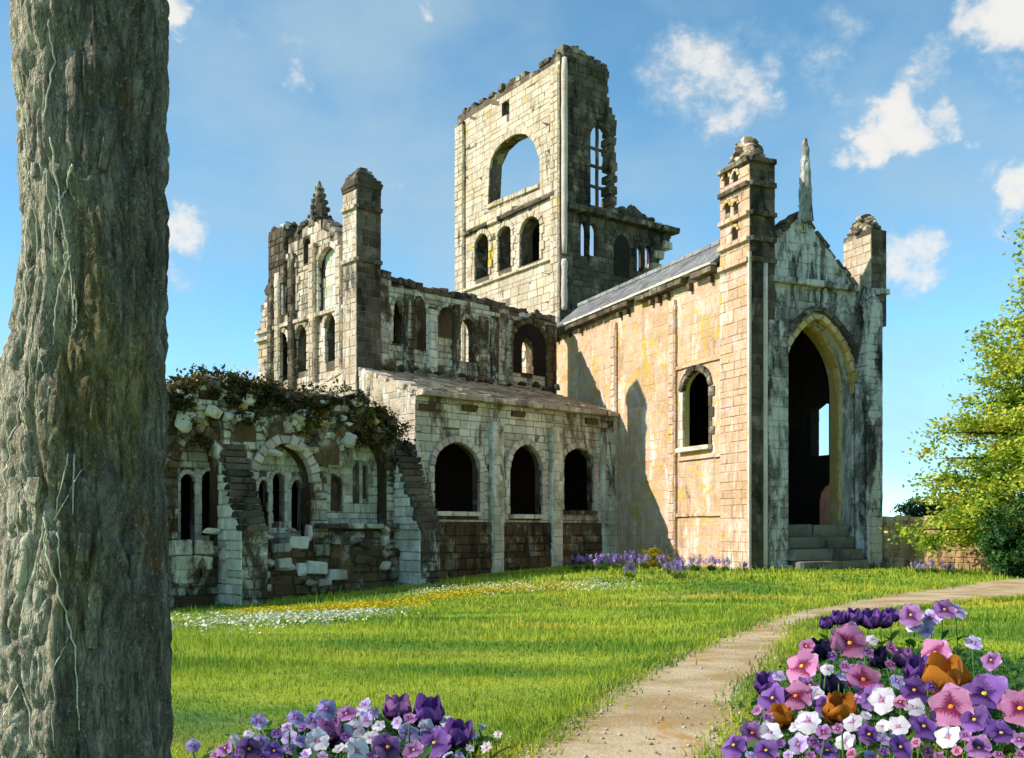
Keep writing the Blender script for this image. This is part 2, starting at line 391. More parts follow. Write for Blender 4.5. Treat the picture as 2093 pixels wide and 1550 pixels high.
def arch(p0, p1, z0, zs, za, n=7, sweep=74):
    """opening: sill z0, spring zs, apex za, pointed with curved haunches"""
    c = (p0+p1)/2; h = (p1-p0)/2; out = [(p0, z0), (p0, zs)]
    T = R(sweep); cx = 1-math.cos(T)
    half = [((1-math.cos(T*i/n))/cx*h, math.sin(T*i/n)/math.sin(T)*(za-zs)) for i in range(1, n)]
    out += [(p0+x, zs+z) for x, z in half]+[(c, za)]+[(p1-x, zs+z) for x, z in half[::-1]]
    out += [(p1, zs), (p1, z0)]
    return out
def px_arch(W, xl, xr, ybase, yspring, yapex, off=0.0, n=7):
    xm = (xl+xr)/2
    pl, pr = sorted((W.at(xl, ybase, off)[0], W.at(xr, ybase, off)[0])); 
    return arch(pl, pr, W.at(xm, ybase, off)[1], W.at(xm, yspring, off)[1], W.at(xm, yapex, off)[1], n)
def ivals(loops, z):
    xs = []
    for L in loops:
        for i in range(len(L)):
            (x0, z0), (x1, z1) = L[i], L[(i+1) % len(L)]
            if (z0 <= z) != (z1 <= z): xs.append(x0+(x1-x0)*(z-z0)/(z1-z0))
    xs.sort(); return [(xs[i], xs[i+1]) for i in range(0, len(xs)-1, 2)]
def inter(A, B):
    return [(max(a[0], b[0]), min(a[1], b[1])) for a in A for b in B if min(a[1], b[1])-max(a[0], b[0]) > .1]
def core(W, outline, holes, thick, mat, name, parent, off=0.0):
    loops = [outline]+holes; flat = [q for L in loops for q in L]; n = len(flat)
    tris = tessellate_polygon([[Vector((x, z, 0)) for x, z in L] for L in loops])
    mb = MB()
    mb.v = [tuple(W.P(x, z, off)) for x, z in flat]+[tuple(W.P(x, z, off-thick)) for x, z in flat]
    mb.f = [tuple(t) for t in tris]+[tuple(i+n for i in t)[::-1] for t in tris]
    k = 0
    for L in loops:
        for i in range(len(L)):
            a, b = k+i, k+(i+1) % len(L); mb.f.append((a, b, b+n, a+n))
        k += len(L)
    o = mb.build(name, mat, parent)
    bm = bmesh.new(); bm.from_mesh(o.data); bmesh.ops.recalc_face_normals(bm, faces=bm.faces); bm.to_mesh(o.data); bm.free()
    return o
def masonry(W, loops, mat, parent, rng, course=.36, wid=(.45, .95), proud=(.02, .055), off=0.0, drop=0.0, name='masonry'):
    mb = MB(); z = min(q[1] for q in loops[0]); zt = max(q[1] for q in loops[0])
    while z < zt:
        c = course*rng.choice((.66, .8, .95, 1.0, 1.1, 1.3))*rng.uniform(.95, 1.05); z1 = z+c; g = .005
        I = inter(inter(ivals(loops, z+.02), ivals(loops, (z+z1)/2)), ivals(loops, z1-.02))
        for a, b in I:
            x = a
            while x < b-.08:
                wd = rng.uniform(*wid); x1 = x+wd
                if b-x1 < wid[0]*.5: x1 = b
                if rng.random() >= drop:
                    pr = rng.uniform(*proud); e = min(.02+pr*.35, (x1-x)*.2); j = .008
                    q = [(x+g, z+g), (x1-g, z+g), (x1-g, z1-g), (x+g, z1-g)]
                    q2 = [(x+g+e, z+g+e), (x1-g-e, z+g+e), (x1-g-e, z1-g-e), (x+g+e, z1-g-e)]
                    vs = [W.P(*k, off-.005) for k in q]+[W.P(k[0]+rng.uniform(-j, j), k[1]+rng.uniform(-j, j), off+pr+rng.uniform(-.008, .008)) for k in q2]
                    mb.add(vs, [(4,5,6,7),(0,1,5,4),(1,2,6,5),(2,3,7,6),(3,0,4,7)])
                x = x1
        z = z1
    o = mb.build(name, mat, parent, 'stuff')
    bm = bmesh.new(); bm.from_mesh(o.data); bmesh.ops.recalc_face_normals(bm, faces=bm.faces)
    nrm = W.n
    for f in bm.faces:
        if f.normal.dot(nrm) < -1e-3: f.normal_flip()
    bm.to_mesh(o.data); bm.free()
    return o
def wall(W, outline, holes, thick, mat, parent, rng, name='wall', off=0.0, core_mat=None, **kw):
    o = core(W, outline, holes, thick, core_mat or mat, name, parent, off)
    masonry(W, [outline]+holes, mat, parent if parent.parent is None and parent.type == 'EMPTY' else parent, rng, off=off, **kw)
    return o
def ragged(l, step, amp, rng):
    """a broken wall head: a line of points turned into uneven steps"""
    out = [l[0]]
    for (x0, z0), (x1, z1) in zip(l, l[1:]):
        n = max(1, int(abs(x1-x0)/step)); zprev = out[-1][1]
        for i in range(n):
            t0, t1 = i/n, (i+1)/n
            zz = z0+(z1-z0)*(t0+t1)/2+rng.uniform(-amp, amp)
            out.append((x0+(x1-x0)*(t0+.002), zz)); out.append((x0+(x1-x0)*(t1-.002), zz))
    out.append(l[-1]); return out
def ring(W, prof, width, proud, mat, parent, rng, name='arch_stone', n=9, depth=.12, off=0.0):
    """voussoirs round an arch profile (open polyline spring-apex-spring)"""
    L = [0]
    for a, b in zip(prof, prof[1:]): L.append(L[-1]+math.hypot(b[0]-a[0], b[1]-a[1]))
    def samp(s):
        for i in range(len(L)-1):
            if s <= L[i+1]+1e-9:
                f = (s-L[i])/max(1e-9, L[i+1]-L[i]); a, b = prof[i], prof[i+1]
                return Vector((a[0]+(b[0]-a[0])*f, a[1]+(b[1]-a[1])*f)), Vector((b[0]-a[0], b[1]-a[1])).normalized()
        a, b = prof[-2], prof[-1]; return Vector(b), Vector((b[0]-a[0], b[1]-a[1])).normalized()
    cx = sum(p[0] for p in prof)/len(prof); cz = min(p[1] for p in prof)
    T = L[-1]
    for i in range(n):
        s0, s1 = T*(i+.03)/n, T*(i+.97)/n; vs = []
        wdt = width*rng.uniform(.88, 1.12); pr = proud*rng.uniform(.8, 1.2)
        q = []
        for s in (s0, s1):
            p, t = samp(s); nn = Vector((-t.y, t.x))
            if nn.dot(p-Vector((cx, cz-.3))) < 0: nn = -nn
            q.append((p, p+nn*wdt))
        lo = [q[0][0], q[1][0], q[1][1], q[0][1]]; mid = sum(lo, Vector((0, 0)))/4
        mb = MB()
        vs = [W.P(k.x, k.y, off-depth) for k in lo]+[W.P(k.x, k.y, off+pr*.7) for k in lo]+[W.P(*(mid+(k-mid)*.84), off+pr) for k in lo]
        mb.add(vs, [(8,9,10,11)]+[(a+4, (a+1) % 4+4, (a+1) % 4+8, a+8) for a in range(4)]+[(a, (a+1) % 4, (a+1) % 4+4, a+4) for a in range(4)]+[(3,2,1,0)])
        o = mb.build(name, mat, parent)
def jambs(W, p, z0, z1, side, mat, parent, rng, proud=.07, name='jamb_stone', h=.42, wid=(.22, .42), off=0.0):
    """alternating long and short quoins up one side of an opening (side -1: to the left of p)"""
    z = z0; k = 0
    while z < z1-.1:
        hh = min(h*rng.uniform(.85, 1.15), z1-z); wd = wid[k % 2]*rng.uniform(.9, 1.1)
        c = W.P(p+side*wd/2, z+hh/2, off+proud/2-.04)
        piece(parent, name, c, (wd, .08+proud, hh*.95), W.rz, mat, rng=rng)
        z += hh; k += 1
def copes(W, line, mat, parent, rng, size=(.5, .3), thick=.9, name='coping_stone', off=0.0, skip=.1, lift=.0):
    for (x0, z0), (x1, z1) in zip(line, line[1:]):
        ln = math.hypot(x1-x0, z1-z0)
        if ln < .25: continue
        n = max(1, int(round(ln/size[0]))); ang = math.atan2(z1-z0, x1-x0)
        for i in range(n):
            if rng.random() < skip: continue
            t = (i+.5)/n; hh = size[1]*rng.uniform(.6, 1.35)
            c = W.P(x0+(x1-x0)*t, z0+(z1-z0)*t+hh*.35+lift, off-thick/2+rng.uniform(-.05, .08))
            o = piece(parent, name, c, (ln/n*rng.uniform(.85, 1.02), thick*rng.uniform(.9, 1.15), hh), mat=mat, rng=rng)
            m3 = Matrix(((W.d.x, -W.d.y, 0), (W.d.y, W.d.x, 0), (0, 0, 1))) @ Matrix.Rotation(-ang+rng.uniform(-.06, .06), 3, 'Y')
            o.rotation_euler = m3.to_euler()
def shell(parent, name, x0, x1, y0, y1, z0, z1, mat, rng, course=.36, wid=(.35, .7), sides='lfrb', holes={}, bmat=None, proud=(.02, .05)):
    """a pier: a solid core (part) faced on its sides with coursed stone (sub-part)"""
    root = parent
    mb = MB(); mb.box(x0, x1, y0, y1, z0, z1); part = mb.build(name, bmat or mat, parent)
    vs = {'l': ((x0, y0), (0, 1), (-1, 0), y1-y0), 'f': ((x0, y0), (1, 0), (0, -1), x1-x0), 'r': ((x1, y0), (0, 1), (1, 0), y1-y0), 'b': ((x0, y1), (1, 0), (0, 1), x1-x0)}
    for k in sides:
        o, d, n, ln = vs[k]; W = Plane(root, o, d, n); m2 = mat[k] if isinstance(mat, dict) else mat
        ob = masonry(W, [[(0, z0), (ln, z0), (ln, z1), (0, z1)]]+holes.get(k, []), m2, part, rng, course, wid, proud, off=.006)
        ob.parent = part
    return part

# ------------------------------------------------------------------ ground
def sm(a, b, x):
    t = np.clip((x-a)/(b-a), 0, 1); return t*t*(3-2*t)
def G(x, y):
    x = np.asarray(x, float); y = np.asarray(y, float)
    near = .58*(1-sm(3, 24, y))
    left = -1.05*sm(6, -13, x)*sm(14, 32, y)
    roll = .05*np.sin(x*.55+1)*np.sin(y*.38)*sm(8, 16, y)*(1-sm(30, 38, y))
    return near+left+roll
def gz(x, y): return float(G(x, y))
def ground_at(px, py):
    r = Vector(((px-CX)/FPX, 1, (HY-py)/FPX)); t = 2.0
    while t < 200:
        p = EYE+r*t
        if p.z <= gz(p.x, p.y): break
        t += .02+t*.001
    return p
def make_ground():
    xs = np.concatenate([np.linspace(-1500, -60, 14), np.linspace(-50, -16, 16), np.linspace(-15, 24, 118), np.linspace(26, 60, 16), np.linspace(75, 1500, 14)])
    ys = np.concatenate([np.linspace(-1500, -30, 10), np.linspace(-20, 0, 10), np.linspace(.5, 46, 140), np.linspace(48, 80, 16), np.linspace(95, 3000, 14)])
    X, Y = np.meshgrid(xs, ys); V = np.stack([X, Y, G(X, Y)], -1).reshape(-1, 3); nx = len(xs)
    i = np.arange((len(ys)-1)*(nx-1)); r, c = i//(nx-1), i % (nx-1); a = r*nx+c
    o = link('ground', np_mesh('ground', V, np.stack([a, a+1, a+nx+1, a+nx], 1), M['turf'], True)); o['kind'] = 'structure'
make_ground()
PATH_L = [(985,1620),(1055,1550),(1180,1460),(1270,1390),(1372,1343),(1472,1303),(1548,1270),(1640,1247),(1800,1218),(1950,1199),(2093,1184),(2300,1168)]
PATH_R = [(1460,1620),(1502,1550),(1546,1450),(1575,1390),(1632,1322),(1660,1286),(1700,1272),(1750,1262),(1850,1250),(1970,1237),(2093,1226),(2300,1208)]
pl = [ground_at(*p) for p in PATH_L]; pr = [ground_at(*p) for p in PATH_R]
def resample(l, n):
    l = np.array([(p.x, p.y) for p in l]); t = np.linspace(0, len(l)-1, n); i = np.minimum(t.astype(int), len(l)-2); f = (t-i)[:, None]
    p0 = l[np.maximum(i-1, 0)]; p1 = l[i]; p2 = l[i+1]; p3 = l[np.minimum(i+2, len(l)-1)]
    return .5*(2*p1+(p2-p0)*f+(2*p0-5*p1+4*p2-p3)*f**2+(3*p1-p0-3*p2+p3)*f**3)
NP_ = 150; A_ = resample(pl, NP_); B_ = resample(pr, NP_)
rs = np.random.RandomState(5)
A_[:, 0] += .10*np.convolve(rs.normal(0, 1, NP_), [.2, .3, .3, .2], 'same')*.4; B_[:, 0] += .10*np.convolve(rs.normal(0, 1, NP_), [.2, .3, .3, .2], 'same')*.4
def make_path():
    k = 14; f = np.linspace(0, 1, k)[None, :, None]
    Q = A_[:, None, :]*(1-f)+B_[:, None, :]*f
    z = G(Q[..., 0], Q[..., 1])+.02
    V = np.concatenate([Q, z[..., None]], -1).reshape(-1, 3)
    i = np.arange((NP_-1)*(k-1)); r, c = i//(k-1), i % (k-1); a = r*k+c
    o = link('path', np_mesh('path', V, np.stack([a, a+1, a+k+1, a+k], 1), M['path'], True)); o['kind'] = 'structure'
make_path()
PATH_POLY = np.concatenate([A_, B_[::-1]])
def in_poly(x, y, P):
    ins = np.zeros(len(x), bool); j = len(P)-1
    for i in range(len(P)):
        xi, yi, xj, yj = P[i][0], P[i][1], P[j][0], P[j][1]
        c = ((yi > y) != (yj > y)) & (x < (xj-xi)*(y-yi)/((yj-yi) if yj != yi else 1e-9)+xi)
        ins ^= c; j = i
    return ins

# ------------------------------------------------------------------ 1 gabled transept with the tall portal (right)
def make_transept():
    rg = random.Random(11)
    rt = empty('gabled_transept', (9.77, 40.7, 0), R(23.8), 'roofed stone transept with sunlit ochre side wall, shaded soot-grey gable and tall pointed doorway', 'church ruin')
    WL = Plane(rt, (0, 0), (0, 1), (-1, 0)); WF = Plane(rt, (0, 0), (1, 0), (0, -1)); H = 12.95; LEN = 18.0; AW = 6.95
    win = px_arch(WL, 1397, 1450, 912, 795, 758)
    wall(WL, [(0, -.6), (LEN, -.6), (LEN, H), (0, H)], [win], .32, M['sand'], rt, rg, 'side_wall', course=.44, wid=(.6, 1.25), proud=(.002, .011), core_mat=M['gold'])
    # window dressings
    ps = [q for q in win if q[1] >= win[1][1]-.01]
    ring(WL, ps, .32, .10, M['copes'], rt, rg, 'hood_stone', 8)
    jambs(WL, win[0][0], win[0][1], win[1][1], -1, M['copes'], rt, rg, .06)
    jambs(WL, win[-1][0], win[0][1], win[1][1], 1, M['white'], rt, rg, .06, wid=(.16, .30))
    piece(rt, 'window_sill', WL.P((win[0][0]+win[-1][0])/2, win[0][1]-.12, .05), (win[-1][0]-win[0][0]+.5, .4, .2), WL.rz, M['white'], rng=rg)
    # pilaster strips and string courses
    for x in (1258, 1378):
        p = WL.at(x, 900)[0]
        shell(rt, 'pilaster', -.16, .0, p-.22, p+.22, -.5, H-.75, M['sand'], rg, .44, (.3, .5), 'lf')
    for y, x in ((742, 1430), (935, 1430), (1052, 1430)):
        z = WL.at(x, y)[1]
        mb = MB(); p = 0.2
        while p < WL.at(1385, 900)[0]-.2 or p < 5.0:
            l = rg.uniform(.9, 1.6); mb.box(-.10, 0, p+.01, p+l-.01, z-.07, z+.07, .012, rg); p += l
        mb.build('string_course', M['sand'], rt)
    # eaves: corbels, dark cornice stones, pale gutter line
    p = 2.2
    while p < LEN-.5:
        l = rg.uniform(.5, .9)
        if rg.random() > .10: piece(rt, 'cornice_stone', WL.P(p+l/2, H-.12, .16), (l*.97, .55, rg.uniform(.2, .3)), WL.rz, M['copes'], rng=rg)
        if rg.random() > .35: piece(rt, 'corbel', WL.P(p+l/2, H-.46, .10), (.22, .28, rg.uniform(.22, .34)), WL.rz, M['brown'], rng=rg)
        piece(rt, 'gutter_stone', WL.P(p+l/2, H+.10, .30), (l*.99, .35, .12), WL.rz, M['white'], rng=rg)
        p += l
    # front: outer order with the big arch, inner order behind it
    o_l, o_r = WF.at(1594, 900)[0], WF.at(1741, 900)[0]
    zs, za, zb = WF.at(1665, 800)[1], WF.at(1660, 648)[1], -.5
    gl = [WF.at(1562, 512), WF.at(1600, 476), WF.at(1640, 438), WF.at(1695, 514), WF.at(1752, 592)]
    out = [(0, -.6), (AW, -.6), (AW, gl[-1][1])]+gl[::-1]+[(0, gl[0][1])]
    big = arch(o_l, o_r, zb, zs, za, 9, 62)
    wall(WF, out, [big], .75, M['soot'], rt, rg, 'front_wall', course=.40, wid=(.4, .85), proud=(.02, .07))
    WI = Plane(rt, (0, .76), (1, 0), (0, -1))
    i_l, i_r = o_l+.15, WI.at(1712, 900)[0]
    inn = arch(i_l, i_r, 1.6, WI.at(1665, 800)[1], WI.at(1655, 664)[1], 9, 62)
    wall(WI, [(.3, -.6), (AW-.3, -.6), (AW-.3, 11.6), (.3, 11.6)], [inn], .5, M['gold'], rt, rg, 'inner_arch_wall', course=.42)  # ochre colour puts sunlit gold into the doorway's unlit inner order
    prof = [q for q in big if q[1] >= zs-.01]
    ring(WF, prof, .26, .14, M['gold'], rt, rg, 'arch_moulding', 17)
    ring(WF, [(q[0]+(q[0]-(o_l+o_r)/2)*.17, q[1]+.34) for q in prof], .22, .20, M['copes'], rt, rg, 'hood_stone', 15)
    prof2 = [q for q in inn if q[1] >= WI.at(1665, 800)[1]-.01]
    ring(WI, prof2, .30, .22, M['gold'], rt, rg, 'arch_moulding', 13)
    jambs(WI, inn[-1][0], 1.6, WI.at(1665, 800)[1], 1, M['gold'], rt, rg, .10, wid=(.28, .4))
    # shafts beside the door and on the left buttress
    for x, r, m in ((1578, .11, 'soot'), (1590, .08, 'white'), (1745, .10, 'soot'), (1757, .13, 'gold')):
        a = WF.at(x, 900)[0]; mb = MB(); pts = [(a, -.22, z) for z in np.linspace(-.2, zs+.4, 12)]; mb.tube(pts, [r*(1.5 if i in (0, 11) else 1+.06*rg.uniform(-1, 1)) for i in range(12)], 10)
        mb.build('shaft', M[m], rt, smooth=True)
    # buttresses
    shell(rt, 'buttress', .62, 1.55, -.42, 0, -.6, 10.2, M['soot'], rg, .42, (.35, .6), 'lfr')
    shell(rt, 'buttress', 5.5, 6.3, -.75, 0, -.6, 11.2, M['soot'], rg, .42, (.4, .75), 'lfr')
    for i in range(6):
        piece(rt, 'weathering_stone', (5.9+rg.uniform(-.06, .06), -.42+i*.07, 11.22+i*.16), (.95-i*.06, .75-i*.09, .2), 0, M['soot'], rng=rg)
    # string across the front, under the gable
    zz = WF.at(1680, 585)[1]; x = .7
    while x < AW-.1:
        l = rg.uniform(.45, .8); piece(rt, 'string_stone', (x+l/2, -.10, zz+rg.uniform(-.03, .03)), (l*.97, .45, .26), 0, M['soot'], rng=rg); x += l
    copes(WF, gl, M['copes'], rt, rg, (.5, .24), .85, skip=0)
    # spike on the gable
    a, zt = WF.at(1636, 445); t2 = WF.at(1636, 290)[1]
    fin = MB(); zl = np.linspace(zt-.3, t2, 16)
    rad = [.42*(1-i/15)**.6*.62+.07+rg.uniform(-.03, .03) for i in range(16)]
    fin.tube([(a+rg.uniform(-.03, .03), -.3+rg.uniform(-.03, .03), z) for z in zl], rad, 7); f = fin.build('gable_spike', M['soot'], rt)
    for i in range(9):
        z = zt+.1+i*.32; an = i*2.1
        piece(f, 'crocket', (a+math.cos(an)*.22*(1-i/14), -.3+math.sin(an)*.22*(1-i/14), z), (.2, .2, .22), an, M['soot'], True, rng=rg)
    # near corner turret: sand on the sunlit flank, shade painted black elsewhere
    WT = Plane(rt, (-.28, 0), (0, 1), (-1, 0))
    y0, y1 = -.28, WT.at(1472, 500)[0]; zt = WT.at(1495, 345)[1]
    hs = [[(q[0]-y0, q[1]) for q in px_arch(WT, *a)] for a in ((1481, 1491, 378, 366, 352), (1499, 1509, 372, 362, 350), (1497, 1509, 488, 474, 464), (1483, 1493, 436, 424, 415), (1500, 1509, 430, 420, 412))]
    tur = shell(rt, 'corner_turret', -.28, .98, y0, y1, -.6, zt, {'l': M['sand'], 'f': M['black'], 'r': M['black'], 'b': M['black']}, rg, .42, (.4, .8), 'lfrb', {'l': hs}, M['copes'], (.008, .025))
    for h in hs: core(Plane(rt, (-.28, y0), (0, 1), (-1, 0)), h, [], .03, M['dark'], 'niche', tur, off=.004)  # flat near-black plates paint the shade inside the niches
    for h in hs: ring(Plane(rt, (-.28, y0), (0, 1), (-1, 0)), [q for q in h if q[1] >= h[1][1]-.01], .13, .09, M['gold'], tur, rg, 'niche_stone', 5)
    for yy in (300, 393, 452, 503, 545):
        z = WT.at(1495, yy)[1] if yy > 320 else zt
        n = 4
        for i in range(n):
            y = y0+(y1-y0)*(i+.5)/n; piece(tur, 'band_stone', (-.33, y, z), (.26, (y1-y0)/n*.97, .20), 0, M['sand'] if yy > 400 else M['copes'], rng=rg)
        for i in range(3): piece(tur, 'band_stone', (-.28+1.26*(i+.5)/3, y0-.05, z), (.41, .26, .2), 0, M['black'], rng=rg)
    for lay in range(7):
        f = 1-lay*.115; n = 9-lay
        for i in range(n):
            an = 2*math.pi*i/n+lay; piece(tur, 'cap_stone', (.35+math.cos(an)*.52*f, (y0+y1)/2+math.sin(an)*(y1-y0)*.42*f, zt+.1+lay*.17), (.55, .6, .32), an, M['copes'] if (i+lay) % 4 else M['sand'], True, rng=rg)
    mb = MB(); mb.box(-.37, -.26, -.37, -.22, -.3, 12.9, .0); mb.build('corner_shaft', M['pink'], rt)
    mb = MB(); mb.tube([(.45, -.36, z) for z in np.linspace(-.2, 12.6, 8)], .10, 8); mb.build('corner_shaft', M['pink'], rt, smooth=True)
    # far corner turret: pale lit flank, shade painted black on the other faces
    t2 = WF.at(1776, 470)[1]
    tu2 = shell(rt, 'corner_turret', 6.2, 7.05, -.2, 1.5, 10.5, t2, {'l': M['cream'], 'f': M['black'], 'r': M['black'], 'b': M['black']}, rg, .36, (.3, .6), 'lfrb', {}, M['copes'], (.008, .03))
    for lay in range(5):
        f = 1-lay*.16
        for i in range(8-lay):
            an = 2*math.pi*i/(8-lay)+lay; piece(tu2, 'cap_stone', (6.62+math.cos(an)*.36*f, .65+math.sin(an)*.72*f, t2+.08+lay*.16), (.48, .55, .3), an, M['cream'] if i % 2 else M['copes'], True, rng=rg)
    # far side wall with a slit the sky shows through, end wall, floor
    WR = Plane(rt, (AW, 0), (0, 1), (1, 0))
    WRi = Plane(rt, (AW-.5, 0), (0, 1), (1, 0))
    ph = sorted((WRi.at(1660, 880)[0], WRi.at(1694, 880)[0]))
    hole = [(ph[0], WRi.at(1672, 932)[1]), (ph[1]+.1, WRi.at(1672, 932)[1]), (ph[1]+.1, WRi.at(1672, 835)[1]), ((ph[0]+ph[1])/2, WRi.at(1672, 822)[1]), (ph[0], WRi.at(1672, 830)[1])]
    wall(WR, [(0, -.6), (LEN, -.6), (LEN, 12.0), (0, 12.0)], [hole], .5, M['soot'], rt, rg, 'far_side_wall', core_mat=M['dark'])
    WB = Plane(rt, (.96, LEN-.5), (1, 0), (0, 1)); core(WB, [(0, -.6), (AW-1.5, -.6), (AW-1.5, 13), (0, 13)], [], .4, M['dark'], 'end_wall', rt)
    # steps up to the door
    for i in range(4):
        z = -.15+i*.50; y = -1.15+i*.42
        xs = [o_l+.05+rg.uniform(0, .1), o_l+(o_r-o_l)*rg.uniform(.45, .6), o_r-.03-rg.uniform(0, .1)]
        for x0, x1 in zip(xs, xs[1:]):
            piece(rt, 'step', ((x0+x1)/2, y+.55, z+.24), (x1-x0-.015, 1.25, .52), rg.uniform(-.01, .01), M['steps'], rng=rg)
    piece(rt, 'plinth_stone', (3.4, -.55, .0), (5.6, .5, .35), .0, M['copes'], rng=rg)
    # roof
    rx, rz_ = 1.8, 14.75
    def slope(x0, z0, x1, z1, y0, y1, name):
        n = Vector((-(z1-z0), 0, x1-x0)).normalized(); n = n if n.z > 0 else -n
        mb = MB(); a = [Vector((x0, y0, z0)), Vector((x0, y1, z0)), Vector((x1, y1, z1)), Vector((x1, y0, z1))]
        mb.add([p-n*.15 for p in a]+a, [(0,1,2,3),(4,5,6,7),(0,1,5,4),(1,2,6,5),(2,3,7,6),(3,0,4,7)]); rf = mb.build(name, M['slate'], rt)
        sl = MB(); rows = int((Vector((x1-x0, 0, z1-z0)).length)/.26); 
        for r in range(rows):
            y = y0-rg.uniform(0, .3)
            while y < y1-.1:
                wd = rg.uniform(.28, .5); f0, f1 = r/rows, (r+1.25)/rows
                A = Vector((x0+(x1-x0)*f0, max(y, y0)+.008, z0+(z1-z0)*f0)); B = Vector((x0+(x1-x0)*min(1, f1), 0, z0+(z1-z0)*min(1, f1)))
                y2 = min(y+wd, y1)-.008; l = rg.uniform(.035, .055)
                sl.add([A+n*l, (A.x, y2, A.z)+n*l if False else Vector((A.x, y2, A.z))+n*l, Vector((B.x, y2, B.z))+n*.008, Vector((B.x, A.y, B.z))+n*.008, A+n*.004, Vector((A.x, y2, A.z))+n*.004], [(0,1,2,3),(4,5,1,0),(4,0,3),(5,2,1)])
                y += wd
        sl.build('slate_tiles', M['slate'], rf, 'stuff')
    slope(-.28, H+.12, rx, rz_, 2.4, LEN+.3, 'roof_slope'); slope(AW+.2, 12.2, rx, rz_-.01, 2.4, LEN+.3, 'roof_slope')
    y = 2.4
    while y < LEN+.2: piece(rt, 'ridge_stone', (rx, y+.35, rz_+.04), (.34, .69, .2), 0, M['slate'], rng=rg); y += .7
make_transept()

# ------------------------------------------------------------------ 2 ruined tower
def make_tower():
    rg = random.Random(23)
    rt = empty('ruined_tower', (2.9, 60, 0), R(35), 'tall hollow stone tower, cream on its sunlit side and black on the other', 'tower')
    A = Plane(rt, (0, 0), (0, 1), (-1, 0)); B = Plane(rt, (0, 0), (1, 0), (0, -1))
    zc = A.at(1145, 112)[1]; pe, ze = A.at(936, 240)
    pe = 11.7
    big = A.pts([(998, 420), (1103, 376), (1102, 322), (1092, 292), (1076, 275), (1058, 273), (1036, 284), (1016, 303), (1002, 334)])
    small = A.pts([(1026, 238), (1041, 233), (1041, 212), (1034, 206), (1026, 214)])
    lows = [px_arch(A, 972, 1000, 568, 500, 478), px_arch(A, 1019, 1046, 550, 478, 463), px_arch(A, 1064, 1105, 538, 470, 443)]
    head = ragged([(pe, ze), (pe*.66, ze+(zc-ze)*.30), (pe*.3, ze+(zc-ze)*.72), (0.02, zc)], .7, .10, rg)
    outl = [(0, 4), (pe, 4)]+head
    wall(A, outl, [big, small]+lows, .95, M['cream'], rt, rg, 'sunlit_wall', course=.46, wid=(.6, 1.2), proud=(.003, .015), core_mat=M['copes'])  # darker core paints shade into the reveals of the openings
    for L in lows: ring(A, [q for q in L if q[1] >= L[1][1]-.01], .34, .12, M['cream'], rt, rg, 'arch_stone', 9)
    for L in lows:
        jambs(A, L[0][0], L[0][1], L[1][1], -1, M['cream'], rt, rg, .10, h=.5); jambs(A, L[-1][0], L[0][1], L[1][1], 1, M['cream'], rt, rg, .10, h=.5)
    zz = A.at(1040, 440)[1]; p = .3
    while p < pe-.3:
        l = rg.uniform(.7, 1.3); piece(rt, 'string_stone', A.P(p+l/2, zz, .06), (l*.98, .35, .26), A.rz, M['copes'] if rg.random() < .6 else M['cream'], rng=rg); p += l
    zz2 = A.at(1040, 562)[1]; p = .3
    while p < pe-.5:
        l = rg.uniform(.7, 1.3); piece(rt, 'sill_stone', A.P(p+l/2, zz2, .04), (l*.98, .3, .16), A.rz, M['cream'], rng=rg); p += l
    for i in range(9):
        q0 = Vector(big[0]).lerp(Vector(big[1]), i/9); q1 = Vector(big[0]).lerp(Vector(big[1]), (i+1)/9); c = (q0+q1)/2
        piece(rt, 'sill_stone', A.P(c.x, c.y-.12, -.3), ((q1-q0).length*.97, .9, .3), A.rz, M['cream'], rng=rg)
    ring(A, big[2:]+[big[0]], .42, .06, M['cream'], rt, rg, 'arch_stone', 16)
    copes(A, [(pe, ze), (pe*.66, ze+(zc-ze)*.30), (pe*.3, ze+(zc-ze)*.72), (0.3, zc)], M['copes'], rt, rg, (.6, .36), 1.1, skip=.12)
    # clasping strips and long pale shafts of the near corner
    shell(rt, 'pilaster', -.20, 0, pe-1.0, pe, 4, ze-.6, M['cream'], rg, .46, (.4, .6), 'lf', {}, M['copes'])
    shell(rt, 'pilaster', -.16, 0, .0, .75, 4, zc-.6, M['cream'], rg, .46, (.3, .5), 'lf', {}, M['cream'])
    for ya, yb in ((122, 520), (532, 636)):
        z1, z0 = B.at(1152, ya)[1], B.at(1152, yb)[1]
        mb = MB(); n = 14; mb.tube([(.16+rg.uniform(-.015, .015), -.22, z0+(z1-z0)*i/n) for i in range(n+1)], [.15 if i in (0, n) else .19+rg.uniform(-.02, .02) for i in range(n+1)], 10)
        mb.build('corner_shaft', M['pink'], rt, smooth=True)
    # dark flank, its shade painted into the stone, broken off on the right
    e = B.pts([(1152, 105), (1183, 108), (1205, 126), (1243, 142), (1241, 200), (1250, 238), (1258, 262), (1254, 300), (1259, 330), (1256, 380), (1257, 424)])
    ledge = B.pts([(1270, 432), (1296, 420), (1322, 446), (1350, 462), (1372, 468), (1368, 500), (1352, 520), (1345, 545)])
    outb = [(0, 4), (ledge[-1][0], 4)]+ledge[::-1]+e[::-1]
    x0, x1 = B.at(1207, 340)[0], B.at(1250, 340)[0]
    tall = arch(x0, x1, B.at(1229, 424)[1], B.at(1229, 285)[1], B.at(1225, 255)[1], 5)
    h = [px_arch(B, 1187, 1202, 524, 470, 450, n=4), px_arch(B, 1205, 1222, 524, 472, 455, n=4), px_arch(B, 1302, 1314, 555, 515, 500, n=4), px_arch(B, 1318, 1331, 548, 515, 500, n=4)]
    wall(B, outb, [tall]+h, .42, M['black'], rt, rg, 'shaded_wall', course=.46, wid=(.5, 1.1), proud=(.02, .08))
